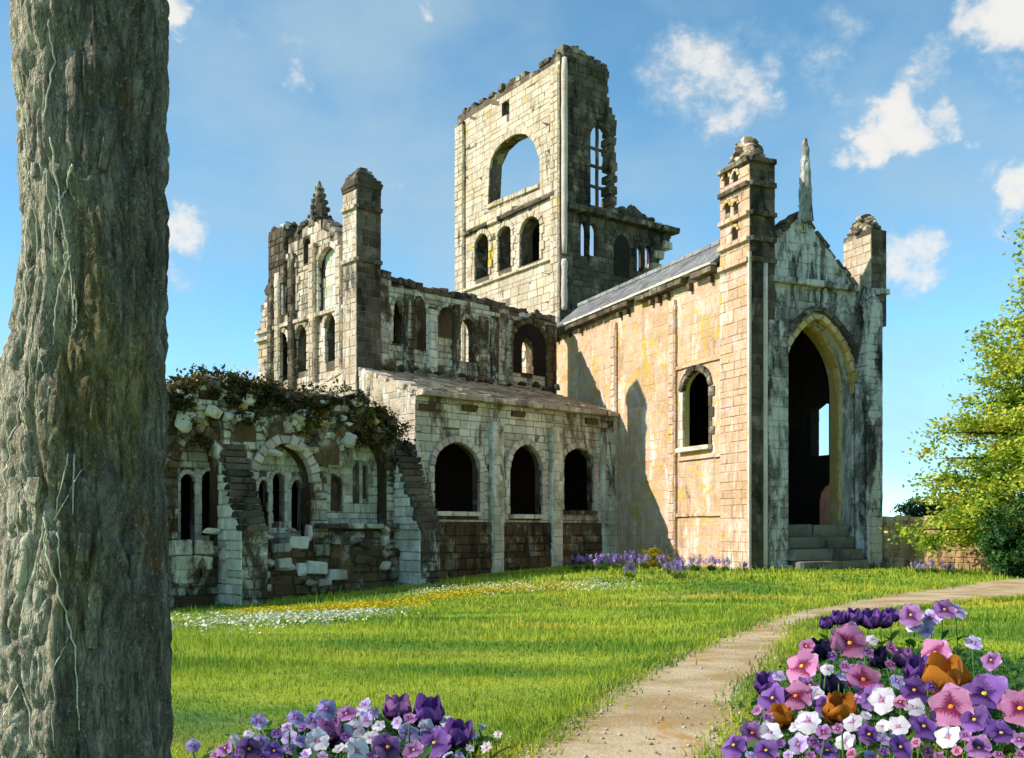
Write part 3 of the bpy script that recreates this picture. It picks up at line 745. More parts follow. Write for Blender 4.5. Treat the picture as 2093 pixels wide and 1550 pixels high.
    # dark blind arch between the two pairs of lights
    nb = px_arch(B, 1254, 1284, 565, 505, 480)
    ring(B, [q for q in nb if q[1] >= nb[1][1]-.01], .35, .12, M['black'], rt, rg, 'arch_stone', 9)
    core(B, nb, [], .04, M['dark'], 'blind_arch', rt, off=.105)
    # mullion and transoms of the tall window
    zb, zt = tall[0][1], max(q[1] for q in tall); xm = (x0+x1)/2
    mb = MB(); mb.tube([(xm+rg.uniform(-.02, .02), .4, zb-.1+(zt-zb+.1)*i/8) for i in range(9)], .12, 6); mb.build('mullion', M['black'], rt)
    for y in (302, 338, 380):
        z = B.at(1229, y)[1]; mb = MB(); mb.tube([(x0-.1, .4, z+.03), (xm, .4, z-.02), (x1+.1, .4, z+.03)], .10, 6); mb.build('transom', M['black'], rt)
    for L in h[:1]+h[2:3]:
        pass
    # ledge of the broken stair, rough stones on it
    zl = B.at(1200, 440)[1]
    lx = [B.at(1155, 440)[0], ledge[4][0]]
    x = lx[0]
    while x < lx[1]:
        l = rg.uniform(.5, .9); z = np.interp(x, [lx[0], lx[1]], [B.at(1160, 425)[1], B.at(1370, 475)[1]])
        piece(rt, 'ledge_stone', (x+l/2, -.15, z), (l*.98, .8, .36), 0, M['copes'], rng=rg); x += l
    for i in range(46):
        x = rg.uniform(e[-1][0], ledge[4][0]); top = np.interp(x, [q[0] for q in ledge[:5]], [q[1] for q in ledge[:5]])
        piece(rt, 'rubble_stone', (x, rg.uniform(.0, .8), top-rg.uniform(-.1, .5)), (rg.uniform(.4, .9), rg.uniform(.4, .8), rg.uniform(.3, .5)), rg.uniform(0, 3), M['copes'] if rg.random() < .7 else M['black'], True, rng=rg)
    for q in ledge[3:]:
        piece(rt, 'quoin', (q[0]-.25, .35, q[1]-.1), (.8, 1.0, .5), rg.uniform(-.1, .1), M['tan'], rng=rg)
    copes(B, e[:4], M['copes'], rt, rg, (.5, .4), 1.0, skip=.05)
    for q0, q1 in zip(e[3:], e[4:]):
        for t in (.2, .7):
            piece(rt, 'broken_stone', (q0[0]+(q1[0]-q0[0])*t-.1, .45, q0[1]+(q1[1]-q0[1])*t), (rg.uniform(.4, .7), .95, rg.uniform(.4, .6)), 0, M['black'], rng=rg)
    # backing wall and slab added to keep the lower arches dark
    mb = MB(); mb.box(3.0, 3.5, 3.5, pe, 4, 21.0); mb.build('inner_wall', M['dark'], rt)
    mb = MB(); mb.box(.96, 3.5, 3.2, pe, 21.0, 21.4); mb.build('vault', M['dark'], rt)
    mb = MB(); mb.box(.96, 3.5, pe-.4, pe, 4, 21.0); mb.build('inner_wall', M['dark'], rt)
make_tower()

# ------------------------------------------------------------------ the left group of ruins stands on one common frame
LO, LR = (5.23, 51.0, 0.0), R(42)
def L2W(x, y, z=0):
    c, s = math.cos(LR), math.sin(LR); return Vector((LO[0]+c*x-s*y, LO[1]+s*x+c*y, z))

def make_hall():
    rg = random.Random(31)
    rt = empty('low_hall', LO, LR, 'low pale stone hall with three dark arched openings and a lean-to slab roof', 'church ruin')
    F = Plane(rt, (0, 0), (1, 0), (0, -1)); H = 7.46; X0 = -12.58
    arches = [px_arch(F, 886, 978, 1046, 955, 903), px_arch(F, 1040, 1106, 1052, 960, 908), px_arch(F, 1150, 1212, 1044, 945, 916)]
    wall(F, [(X0, -1.4), (-.02, -1.4), (-.02, H), (X0, H)], arches, .42, M['pale'], rt, rg, 'front_wall', course=.36, wid=(.45, .9), proud=(.004, .022), core_mat=M['brown'])  # dark brown core paints the arch reveals as if in shade
    for i, L in enumerate(arches):
        z1 = L[1][1]
        ring(F, [q for q in L if q[1] >= z1-.01], .30, .16, M['pink'] if i < 2 else M['pale'], rt, rg, 'arch_stone', 11)
        jambs(F, L[0][0], L[0][1], z1, -1, M['pale'], rt, rg, .12, wid=(.26, .34)); jambs(F, L[-1][0], L[0][1], z1, 1, M['pink'], rt, rg, .12, wid=(.22, .30))
        n = 3 if i < 2 else 2
        for k in range(n):
            a = L[0][0]+(L[-1][0]-L[0][0])*(k+.5)/n; piece(rt, 'sill_stone', F.P(a, L[0][1]-.10, .05), ((L[-1][0]-L[0][0])/n*.97, .55, .2), 0, M['white'] if i < 2 else M['brown'], rng=rg)
    for x0, x1 in ((1000, 1022), (1122, 1142), (1226, 1254)):
        a0, a1 = F.at(x0, 1000)[0], F.at(x1, 1000)[0]
        shell(rt, 'pilaster', a0, a1, -.28, 0, -1.2, H-.9, M['pale'], rg, .4, (.3, .6), 'lf', {}, M['pale'])
    # brown plinth courses
    zp = F.at(1080, 1068)[1]
    P2 = Plane(rt, (0, -.14), (1, 0), (0, -1))
    pl_ = core(P2, [(X0, -1.4), (-.1, -1.4), (-.1, zp), (X0, zp)], [], .13, M['brown'], 'plinth', rt)
    ob = masonry(P2, [[(X0, -1.4), (-.1, -1.4), (-.1, zp), (X0, zp)]], M['brown'], pl_, rg, .4, (.4, .9), (.02, .10))
    # two low battered buttresses at the left end of the hall front
    # ragged top courses and eaves stones
    p = X0
    while p < -.2:
        l = rg.uniform(.5, 1.0)
        piece(rt, 'eaves_stone', F.P(p+l/2, H+.02, .12), (l*.98, .75, .22), rg.uniform(-.02, .02), M['tan'], rng=rg)
        if rg.random() < .6: piece(rt, 'rough_stone', F.P(p+l/2, H-rg.uniform(.35, .6), .05), (l*.9, .22, rg.uniform(.2, .35)), rg.uniform(-.04, .04), M['pale'] if rg.random() < .5 else M['brown'], rng=rg)
        p += l
    # gabled west end
    E = Plane(rt, (X0, 0), (0, 1), (-1, 0))
    ap = (5.0, 9.2)
    outl = [(0, -1.4), (11.9, -1.4), (11.9, 7.9), ap, (0, H)]
    wall(E, outl, [], .7, M['tan'], rt, rg, 'gable_wall', course=.36, wid=(.45, .9), proud=(.01, .035))
    copes(E, [(0, H), ap], M['tan'], rt, rg, (.75, .22), .85, skip=0); copes(E, [ap, (11.9, 7.9)], M['tan'], rt, rg, (.75, .22), .85, skip=0)
    # roof
    mb = MB(); mb.add([(X0+.1, -.35, H+.12), (-.05, -.35, H+.12), (-.05, 4.95, 9.22), (X0+.1, 4.95, 9.22), (X0+.1, -.35, H-.03), (-.05, -.35, H-.03), (-.05, 4.95, 9.05), (X0+.1, 4.95, 9.05)],
                      [(0,1,2,3),(4,7,6,5),(0,4,5,1),(1,5,6,2),(2,6,7,3),(3,7,4,0)]); rf = mb.build('roof', M['slab'], rt)
    sl = MB(); rows = 12
    for r in range(rows):
        x = X0+.1
        while x < -.1:
            wd = min(rg.uniform(.4, .8), -.06-x); y = -.4+5.35*r/rows; y2 = y+5.35/rows*1.2; f = (9.22-H-.12)/5.3
            z = H+.12+(y+.35)*f; z2 = H+.12+(min(y2, 4.95)+.35)*f; l = rg.uniform(.06, .11)
            sl.add([(x+.01, y, z+l), (x+wd-.01, y, z+l), (x+wd-.01, min(y2, 4.95), z2+.02), (x+.01, min(y2, 4.95), z2+.02), (x+.01, y, z), (x+wd-.01, y, z)], [(0,1,2,3),(4,5,1,0),(4,0,3),(5,2,1)]); x += wd
    sl.build('roof_slabs', M['slab'], rf, 'stuff')
    mb = MB(); mb.add([(X0+.7, 5.9, 9.0), (-1, 5.9, 9.0), (-1, 11.9, 7.8), (X0+.7, 11.9, 7.8)], [(0,1,2,3)]); mb.build('roof', M['slab'], rt)
    # inside: back wall, dark end wall added to keep the last arch dark
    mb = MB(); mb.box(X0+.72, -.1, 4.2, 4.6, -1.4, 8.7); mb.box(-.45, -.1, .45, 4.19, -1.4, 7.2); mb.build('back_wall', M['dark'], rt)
make_hall()

def make_clerestory():
    rg = random.Random(41)
    rt = empty('arcaded_wall', tuple(L2W(0, 5.0)), LR, 'roofless upper wall with broken lancet windows standing above the lean-to roof', 'ruined wall')
    C = Plane(rt, (0, 0), (1, 0), (0, -1)); X0, X1 = -11.5, .8
    top = [C.at(*q) for q in ((766, 562), (800, 572), (850, 590), (900, 602), (960, 612), (1020, 632), (1080, 642), (1140, 660))]
    top[0] = (X0, top[0][1]); top[-1] = (X1, top[-1][1])
    hl = [px_arch(C, 801, 820, 702, 650, 612, n=4), px_arch(C, 938, 970, 740, 680, 650, n=4), px_arch(C, 1064, 1088, 764, 715, 690, n=4)]
    outl = [(X0, 5), (X1, 5)]+ragged(top[::-1], .6, .16, rg)
    wall(C, outl, hl, .5, M['pale3'], rt, rg, 'wall', course=.36, wid=(.4, .85), proud=(.015, .07), drop=.05, core_mat=M['brown'])
    def niche(xl, xr, yb, ys, ya, m):
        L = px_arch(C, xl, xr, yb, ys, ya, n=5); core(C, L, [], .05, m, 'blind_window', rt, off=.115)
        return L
    for a in ((848, 868, 716, 640, 612), (892, 925, 690, 650, 628)):
        L = niche(*a, M['brown']); ring(C, [q for q in L if q[1] >= L[1][1]-.01], .22, .20, M['pale2'], rt, rg, 'arch_stone', 7)
        jambs(C, L[0][0], L[0][1], L[1][1], -1, M['pale2'], rt, rg, .16, wid=(.2, .3)); jambs(C, L[-1][0], L[0][1], L[1][1], 1, M['white'], rt, rg, .16, wid=(.16, .26))
    for L in hl[:2]:
        ring(C, [q for q in L if q[1] >= L[1][1]-.01], .24, .16, M['pale2'], rt, rg, 'arch_stone', 7)
        jambs(C, L[0][0], L[0][1], L[1][1], -1, M['pale2'], rt, rg, .14); jambs(C, L[-1][0], L[0][1], L[1][1], 1, M['pale2'], rt, rg, .14)
    # wide dark arch round the last light
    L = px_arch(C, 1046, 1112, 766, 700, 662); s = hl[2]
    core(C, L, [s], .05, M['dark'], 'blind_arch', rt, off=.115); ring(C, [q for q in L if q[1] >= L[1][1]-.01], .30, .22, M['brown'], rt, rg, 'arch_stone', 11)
    for x, w_, m in ((780, .5, 'pale2'), (832, .45, 'pale2'), (880, .5, 'white'), (930, .35, 'pale2'), (985, .5, 'pale2'), (1008, .4, 'pale2'), (1038, .35, 'pale2'), (1122, .6, 'brown')):
        a = C.at(x, 690)[0]; z1 = np.interp(a, [q[0] for q in top], [q[1] for q in top])-rg.uniform(.3, .8)
        shell(rt, 'rib', a-w_/2, a+w_/2, -.24, 0, 8.2, z1, M[m], rg, .38, (.25, .5), 'lfr', {}, M['brown'], (.02, .07))
    copes(C, top, M['copes'], rt, rg, (.55, .34), .95, skip=.12)
    for i in range(26):
        t = rg.random(); a = X0+(X1-X0)*t; z = np.interp(a, [q[0] for q in top], [q[1] for q in top])
        piece(rt, 'rubble_stone', (a, rg.uniform(.1, .7), z+rg.uniform(.0, .3)), (rg.uniform(.3, .6), rg.uniform(.3, .6), rg.uniform(.2, .4)), rg.uniform(0, 3), M['copes'] if rg.random() < .7 else M['pale2'], True, rng=rg)
    for i in range(16):
        a = X0+.4+(X1-X0-.8)*(i+rg.uniform(.2, .8))/16; piece(rt, 'rubble_stone', (a, -.35-rg.uniform(0, .3), 9.3+rg.uniform(0, .15)), (rg.uniform(.4, .8), .5, rg.uniform(.25, .45)), rg.uniform(0, 3), M['brown'] if rg.random() < .6 else M['pale2'], True, rng=rg)
make_clerestory()

def make_gable():
    rg = random.Random(53)
    rt = empty('gable_end', tuple(L2W(-12.2, 4.4)), LR, 'tall sunlit gable end with lancet windows, crocketed finial and a slim pier on its right', 'church ruin')
    E = Plane(rt, (0, 0), (0, 1), (-1, 0))
    rim = [(705, 500), (692, 494), (676, 474), (656, 462), (637, 450), (618, 466), (600, 492), (590, 500)]
    gl = E.pts(rim)
    left = E.pts([(590, 560), (562, 572), (553, 590), (545, 606), (538, 625), (534, 660), (528, 690)])
    pm = left[-1][0]
    outl = [(1.0, 5), (pm, 5)]+left[::-1]+ragged(gl[::-1], .5, .12, rg)+[(1.0, gl[0][1])]
    hl = [px_arch(E, 566, 592, 778, 705, 680), px_arch(E, 607, 630, 760, 690, 664), px_arch(E, 668, 690, 738, 668, 640), px_arch(E, 621, 635, 538, 505, 487, n=4)]
    blind = [px_arch(E, 581, 606, 640, 555, 528), px_arch(E, 653, 694, 640, 540, 505)]
    wall(E, outl, hl+blind, .6, M['tan'], rt, rg, 'gable_wall', course=.40, wid=(.4, .85), proud=(.01, .05), core_mat=M['copes'])  # dark core puts shade into the lancet reveals
    Eb = Plane(rt, (.22, 0), (0, 1), (-1, 0))
    for b in blind:
        c = core(Eb, b, [], .3, M['white'], 'blind_panel', rt); masonry(Eb, [b], M['white'], c, rg, .4, (.35, .7))
    # dark slots beside the blind panels
    for x0, x1, y0, y1, y2 in ((583, 590, 625, 580, 565), (655, 666, 570, 535, 520)):
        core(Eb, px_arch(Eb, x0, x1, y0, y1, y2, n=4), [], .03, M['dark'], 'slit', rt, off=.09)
    for L in hl[:3]+blind:
        ring(E, [q for q in L if q[1] >= L[1][1]-.01], .28, .14, M['tan'], rt, rg, 'arch_stone', 9)
        jambs(E, L[0][0], L[0][1], L[1][1], -1, M['tan'], rt, rg, .12); jambs(E, L[-1][0], L[0][1], L[1][1], 1, M['white'], rt, rg, .12, wid=(.16, .26))
    for y, x in ((655, 620), (695, 540)):
        z = E.at(x, y)[1]; p = 1.2 if y < 690 else pm-1.6
        while p < pm-.15: l = min(rg.uniform(.5, .9), pm-p); piece(rt, 'string_stone', E.P(p+l/2, z, .08), (l*.98, .32, .2), E.rz, M['tan'], rng=rg); p += l
    copes(E, gl, M['copes'], rt, rg, (.5, .34), 1.05, skip=.05)
    copes(E, left[1:], M['copes'], rt, rg, (.4, .3), 1.0, skip=.2)
    # dark pilaster strips
    for x, yt, m in ((560, 580, 'copes'), (574, 560, 'tan'), (602, 520, 'copes'), (645, 500, 'tan'), (700, 505, 'tan')):
        p = E.at(x, 640)[0]; shell(rt, 'pilaster', -.26, 0, p-.22, p+.22, 6.5, E.at(x, yt)[1], M[m], rg, .4, (.25, .45), 'lf')
    # pinnacle stump on the left shoulder
    p0, p1 = sorted((E.at(556, 520)[0], E.at(588, 520)[0])); zt = E.at(572, 470)[1]
    pin = shell(rt, 'pinnacle', -.2, .95, p0, p1, E.at(572, 585)[1], zt, M['copes'], rg, .36, (.3, .55), 'lfrb', {}, M['copes'])
    for i in range(22): piece(pin, 'cap_stone', (.35+rg.uniform(-.45, .45), (p0+p1)/2+rg.uniform(-.8, .8)*(p1-p0)/2, zt+rg.uniform(-.15, .22)), (.5, .5, .4), rg.uniform(0, 3), M['copes'] if i % 3 else M['white'], True, rng=rg)
    # finial
    pc, zb = E.at(637, 455); zt = E.at(636, 366)[1]
    mb = MB(); zl = np.linspace(zb-.2, zt, 14); mb.tube([(.45, pc, z) for z in zl], [.55*(1-i/13.)**.85+.04 for i in range(14)], 8); f = mb.build('finial', M['copes'], rt)
    for k in range(6):
        for an in range(5):
            a = an*2*math.pi/5+k; r = .62*(1-k/6.5); piece(f, 'crocket', (.45+math.cos(a)*r, pc+math.sin(a)*r, zb+.1+k*(zt-zb)/6.6), (.26, .26, .3), a, M['copes'], True, rng=rg)
    # slim pier on the right with a gabled cap, shade painted black on two faces
    zt = E.at(715, 402)[1]
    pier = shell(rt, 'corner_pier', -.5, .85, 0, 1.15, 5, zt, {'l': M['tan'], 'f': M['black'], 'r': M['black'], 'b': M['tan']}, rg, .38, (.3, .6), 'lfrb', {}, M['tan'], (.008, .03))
    for yy in (440, 545):
        z = E.at(715, yy)[1]
        for i in range(3):
            piece(pier, 'band_stone', (-.53, .19+i*.385, z), (.24, .37, .2), 0, M['tan'], rng=rg); piece(pier, 'band_stone', (-.28+i*.45, -.06, z), (.44, .26, .2), 0, M['black'], rng=rg)
    mb = MB(); zt2 = E.at(730, 350)[1]
    for i in range(7):
        f = 1-(i/7)**1.7; piece(pier, 'cap_stone', (.17, .58, zt+.08+i*(zt2-zt)/7), (1.45*f+.1, 1.25*f+.1, .36), 0, M['copes'], rng=rg)
    # enclosed near-black body added behind, so the lancets stay dark
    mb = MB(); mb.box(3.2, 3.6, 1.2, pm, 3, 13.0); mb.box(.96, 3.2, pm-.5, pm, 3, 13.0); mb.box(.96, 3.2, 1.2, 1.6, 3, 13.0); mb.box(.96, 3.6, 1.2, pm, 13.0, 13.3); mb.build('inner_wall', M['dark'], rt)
make_gable()

def make_cloister():
    rg = random.Random(67)
    rt = empty('overgrown_ruin', tuple(L2W(0, -1.6)), LR, 'low overgrown ruin with stepped buttresses, arched recesses and ivy on its rubble top', 'church ruin')
    F = Plane(rt, (0, 0), (1, 0), (0, -1)); xe = -29.0
    top = F.pts([(868, 1010), (846, 960), (812, 872), (790, 845), (740, 818), (700, 808), (640, 806), (590, 806), (540, 792), (480, 775), (400, 775), (345, 800)])
    top.append((xe, top[-1][1]-.4))
    xr = F.at(870, 1100)[0]
    bigs = [px_arch(F, 364, 446, 1112, 960, 885), px_arch(F, 524, 634, 1100, 985, 905), px_arch(F, 668, 790, 1072, 960, 880)]
    outl = [(xe, -1.8), (xr, -1.8), (xr, top[0][1])]+ragged(top, .7, .12, rg)
    wall(F, outl, bigs, .7, M['pale2'], rt, rg, 'front_wall', course=.30, wid=(.28, .75), proud=(.02, .14), drop=.16, core_mat=M['brown'])
    I = Plane(rt, (0, .70), (1, 0), (0, -1))
    lan = [px_arch(I, *a, off=0) for a in ((368, 397, 1112, 985, 968), (411, 443, 1095, 980, 962), (527, 547, 1090, 1000, 980), (556, 580, 1066, 980, 966), (594, 617, 1085, 1000, 980))]
    bl = [px_arch(I, *a) for a in ((676, 700, 1045, 985, 972), (721, 734, 1025, 960, 950), (741, 753, 1020, 960, 950))]
    wall(I, [(xe, -1.8), (xr-.2, -1.8), (xr-.2, 5.3), (xe, 5.3)], lan+bl, .35, M['pale'], rt, rg, 'inner_wall', course=.36, core_mat=M['pale2'], wid=(.4, .8))
    for L in bl: core(Plane(rt, (0, .90), (1, 0), (0, -1)), L, [], .1, M['brown'], 'blind_panel', rt)
    for k, L in enumerate(lan):
        ring(I, [q for q in L if q[1] >= L[1][1]-.01], .16, .10, M['pink'], rt, rg, 'arch_stone', 7)
        jambs(I, L[0][0], L[0][1], L[1][1], -1, M['pink'], rt, rg, .08, wid=(.14, .2), h=.36); jambs(I, L[-1][0], L[0][1], L[1][1], 1, M['pink'], rt, rg, .08, wid=(.14, .2), h=.36)
    for k, L in enumerate(bigs):
        ring(F, [q for q in L if q[1] >= L[1][1]-.01], .38, .18, M['brown'] if k != 1 else M['pink'], rt, rg, 'arch_stone', 13)
    # upper brown recess band: low relief arches in the rubble zone
    for xa, xb, yb, ya in ((470, 520, 905, 860), (545, 605, 900, 862), (640, 690, 950, 895)):
        L = px_arch(F, xa, xb, yb, (yb+ya)//2, ya); ring(F, [q for q in L if q[1] >= L[1][1]-.01], .25, .2, M['pale2'], rt, rg, 'arch_stone', 7); core(F, L, [], .05, M['brown'], 'blind_arch', rt, off=.125)
    # ledge
    z = F.at(760, 1076)[1]; x = F.at(640, 1076)[0]
    while x < xr-.1: l = rg.uniform(.5, .95); piece(rt, 'ledge_stone', (x+l/2, -.18, z), (l*.98, .6, .2), rg.uniform(-.02, .02), M['copes'] if rg.random() < .6 else M['pale2'], rng=rg); x += l
    # stepped buttresses
    for xa, xb, yt, ym in ((447, 480, 905, 1080), (806, 834, 905, 1075)):
        a0 = F.at(xa, 920)[0]; wd = .95; z1 = F.at(xa, yt)[1]; z0 = F.at(xb, ym)[1]-.1; dep = 1.75; n = 13
        b = MB(); b.add([(a0, 0, -1.8), (a0+wd, 0, -1.8), (a0+wd, -dep, -1.8), (a0, -dep, -1.8), (a0, 0, z1-.25), (a0+wd, 0, z1-.25), (a0+wd, -dep, z0), (a0, -dep, z0)],
                       [(0,1,2,3),(4,7,6,5),(0,4,5,1),(1,5,6,2),(2,6,7,3),(3,7,4,0)]); bt = b.build('stepped_buttress', M['pale2'], rt)
        for k in range(n):
            f = (k+.5)/n; piece(bt, 'step_stone', (a0+wd/2+rg.uniform(-.03, .03), -dep*f+.12, z1+(z0-z1)*f-.02), (wd*1.08, dep/n+.28, (z1-z0)/n*.86), rg.uniform(-.02, .02), M['black'] if k % 5 else M['copes'], rng=rg)
        WLf = Plane(rt, (a0, -dep), (0, 1), (-1, 0)); masonry(WLf, [[(0, -1.8), (dep, -1.8), (dep, z1-.3), (0, z0)]], M['white'], bt, rg, .36, (.35, .7), (.02, .07))  # left face whiter: sunlight painted into its stone colour
        WFf = Plane(rt, (a0, -dep), (1, 0), (0, -1)); masonry(WFf, [[(0, -1.8), (wd, -1.8), (wd, z0), (0, z0)]], M['pale2'], bt, rg, .36, (.3, .55), (.02, .09))
    # brown battered base and its big pale blocks
    base = MB(); zb = F.at(640, 1120)[1]
    xs = np.linspace(F.at(505, 1150)[0], xr, 40)
    P3 = Plane(rt, (0, -.35), (1, 0), (0, -1)); L = [(xs[0], -1.8), (xs[-1], -1.8), (xs[-1], zb)]+ragged([(xs[-1], zb), (xs[0], zb)], .6, .15, rg)
    c = core(P3, L, [], .34, M['brown'], 'plinth', rt); masonry(P3, [L], M['brown'], c, rg, .36, (.35, .85), (.02, .14), drop=.1)
    for x, y, wpx, hpx, m in ((540,1190,48,52,'white'),(565,1150,60,22,'white'),(590,1160,46,26,'white'),(620,1165,40,34,'white'),(648,1160,40,30,'white'),(610,1110,40,26,'white'),(632,1090,16,42,'pink'),(600,1085,26,18,'pale2'),
                              (552,1100,18,14,'white'),(480,1135,26,60,'white'),(462,1150,20,70,'pink'),(395,1135,70,60,'pale2'),(385,1175,50,40,'pale2'),(440,1085,40,18,'white'),(490,1085,26,16,'white'),(660,1125,30,22,'pale2'),(575,1120,40,20,'pale2'),(700,1105,50,20,'pale2'),
                              (835,1140,24,80,'pale2'),(790,1120,26,100,'tan'),(745,1130,50,60,'brown'),(650,1190,60,16,'tan'),(690,1175,44,24,'tan')):
        p, z = F.at(x, y, .55); sc = (EYE-(L2W(p, -2.1, z))).length/FPX
        W_, H_ = wpx*sc*1.12, hpx*sc; nx, nz_ = max(1, round(W_/.75)), max(1, round(H_/.55))
        for ix in range(nx):
            for iz in range(nz_):
                piece(rt, 'pale_block', (p+W_*((ix+.5)/nx-.5)+rg.uniform(-.05, .05), -.40+rg.uniform(-.08, .06), z+H_*((iz+.5)/nz_-.5)+rg.uniform(-.03, .03)), (W_/nx*rg.uniform(.86, 1.08), .5, H_/nz_*rg.uniform(.86, 1.08)), 0, M[m], rg.random() < .45, rng=rg, rot=(rg.uniform(-.06, .06), rg.uniform(-.07, .07), rg.uniform(-.08, .08)))
    # loose pale stones in the rubble zone
    for x, y, wpx, hpx, m in ((365,800,22,12,'white'),(382,812,20,13,'white'),(402,825,20,18,'white'),(378,860,34,60,'white'),(410,865,30,10,'gold'),(435,842,34,30,'pale'),(465,852,22,22,'pale'),(512,818,30,28,'white'),(497,830,16,26,'gold'),
                              (505,848,30,16,'white'),(606,852,44,40,'pale'),(660,822,26,20,'pale'),(660,862,20,20,'pale'),(678,860,22,20,'white'),(700,855,18,14,'white'),(715,868,18,10,'white'),(440,920,24,44,'pale'),(540,880,18,36,'pale'),(585,875,26,30,'pale'),
                              (715,900,30,38,'white'),(765,860,24,20,'tan'),(610,915,60,18,'pale'),(560,925,40,20,'white'),(640,918,30,30,'pale2'),(455,800,22,10,'pale'),(700,808,60,10,'white'),(660,806,40,10,'white'),(620,808,30,10,'pale2')):
        p, z = F.at(x, y, .15); sc = (EYE-(L2W(p, -1.75, z))).length/FPX
        piece(rt, 'rubble_stone', (p, -.14, z), (wpx*sc*1.25, .42, hpx*sc), 0, M[m], True, (rg.uniform(-.2, .2), rg.uniform(-.3, .3), rg.uniform(-.3, .3)), rng=rg)
    # rubble heap over the vault
    tx = [q[0] for q in top][::-1]; tz = [q[1] for q in top][::-1]
    n = 0
    for i in range(210):
        x = xe+.5+(xr-.8-xe)*rg.random(); y = rg.uniform(-.1, 3.6); z = np.interp(x, tx, tz)+rg.uniform(-.25, .15)-abs(y-1.2)*.12
        piece(rt, 'rubble_stone', (x, y, z), (rg.uniform(.35, .95), rg.uniform(.35, .9), rg.uniform(.25, .55)), 0, M['copes'] if rg.random() < .5 else (M['brown'] if rg.random() < .35 else M['white']), True, (rg.uniform(-.3, .3), rg.uniform(-.3, .3), rg.uniform(0, 3)), rng=rg)
    mb = MB(); xs = np.linspace(xe, xr-.3, 40)
    for a, b in zip(xs, xs[1:]):
        za, zb2 = np.interp(a, tx, tz)-.35, np.interp(b, tx, tz)-.35
        mb.add([(a, 0, za), (b, 0, zb2), (b, 3.8, zb2-.5), (a, 3.8, za-.5), (a, 0, za-.5), (b, 0, zb2-.5), (b, 3.8, zb2-1), (a, 3.8, za-1)], [(0,1,2,3),(7,6,5,4),(4,5,1,0),(3,2,6,7)])
    mb.build('vault_fill', M['brown'], rt)
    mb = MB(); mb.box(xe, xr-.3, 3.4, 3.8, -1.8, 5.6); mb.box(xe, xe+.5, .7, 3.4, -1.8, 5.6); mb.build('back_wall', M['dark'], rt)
    # ivy and moss growing over the heap and hanging down the face
    rs = np.random.RandomState(3); cen = []
    for i in range(260):
        x = xe+.3+(xr-1.0-xe)*rs.rand(); zt = np.interp(x, tx, tz)
        if rs.rand() < .50: cen.append((x, rs.uniform(-.2, 2.6), zt+rs.uniform(-.15, .32), .38))
        else:
            cen.append((x, -.2, zt-abs(rs.normal(0, .75)), .28))
    cen = np.array(cen); k = 60; N = len(cen)*k
    c = np.repeat(cen[:, :3], k, 0)+rs.normal(0, 1, (N, 3))*np.repeat(cen[:, 3:], k, 0)*np.array([.55, .4, .35])
    me = leaf_cards(c, rs, .10, .20, 'ivy', M['ivy']); link('ivy', me, rt, 'stuff')
def leaf_cards(c, rs, s0, s1, name, mat, flat=0.0, ratio=.6):
    """one folded leaf (two triangles as a quad) per centre"""
    N = len(c); nrm = rs.normal(0, 1, (N, 3)); nrm[:, 2] = np.abs(nrm[:, 2])+flat; nrm /= np.linalg.norm(nrm, axis=1)[:, None]
    a = rs.normal(0, 1, (N, 3)); a -= nrm*np.sum(a*nrm, 1)[:, None]; a /= np.linalg.norm(a, axis=1)[:, None]; b = np.cross(nrm, a)
    s = rs.uniform(s0, s1, N)[:, None]
    V = np.stack([c-a*s*.5, c+b*s*ratio*.5+nrm*s*.08, c+a*s*.5, c-b*s*ratio*.5+nrm*s*.08], 1).reshape(-1, 3)
    return np_mesh(name, V, np.arange(N*4).reshape(-1, 4), mat)
make_cloister()

# ------------------------------------------------------------------ stone wall on the right
def make_garden_wall():
    rg = random.Random(71)
    a, b = Vector((15.45, 43.15, 0)), Vector((20.6, 38.6, 0)); an = math.atan2(b.y-a.y, b.x-a.x); ln = (b-a).length
    rt = empty('garden_wall', tuple(a), an, 'low sandy stone wall running from the grey gable to the leafy tree', 'wall')
    W = Plane(rt, (0, 0), (1, 0), (0, -1)); H = 2.05
    wall(W, [(0, -.3), (ln, -.3), (ln, H), (0, H)], [], .45, M['wallsand'], rt, rg, 'wall', course=.3, wid=(.35, .75), proud=(.015, .05))
    copes(W, [(0, H), (ln, H)], M['sand'], rt, rg, (.55, .2), .55, skip=0)
make_garden_wall()
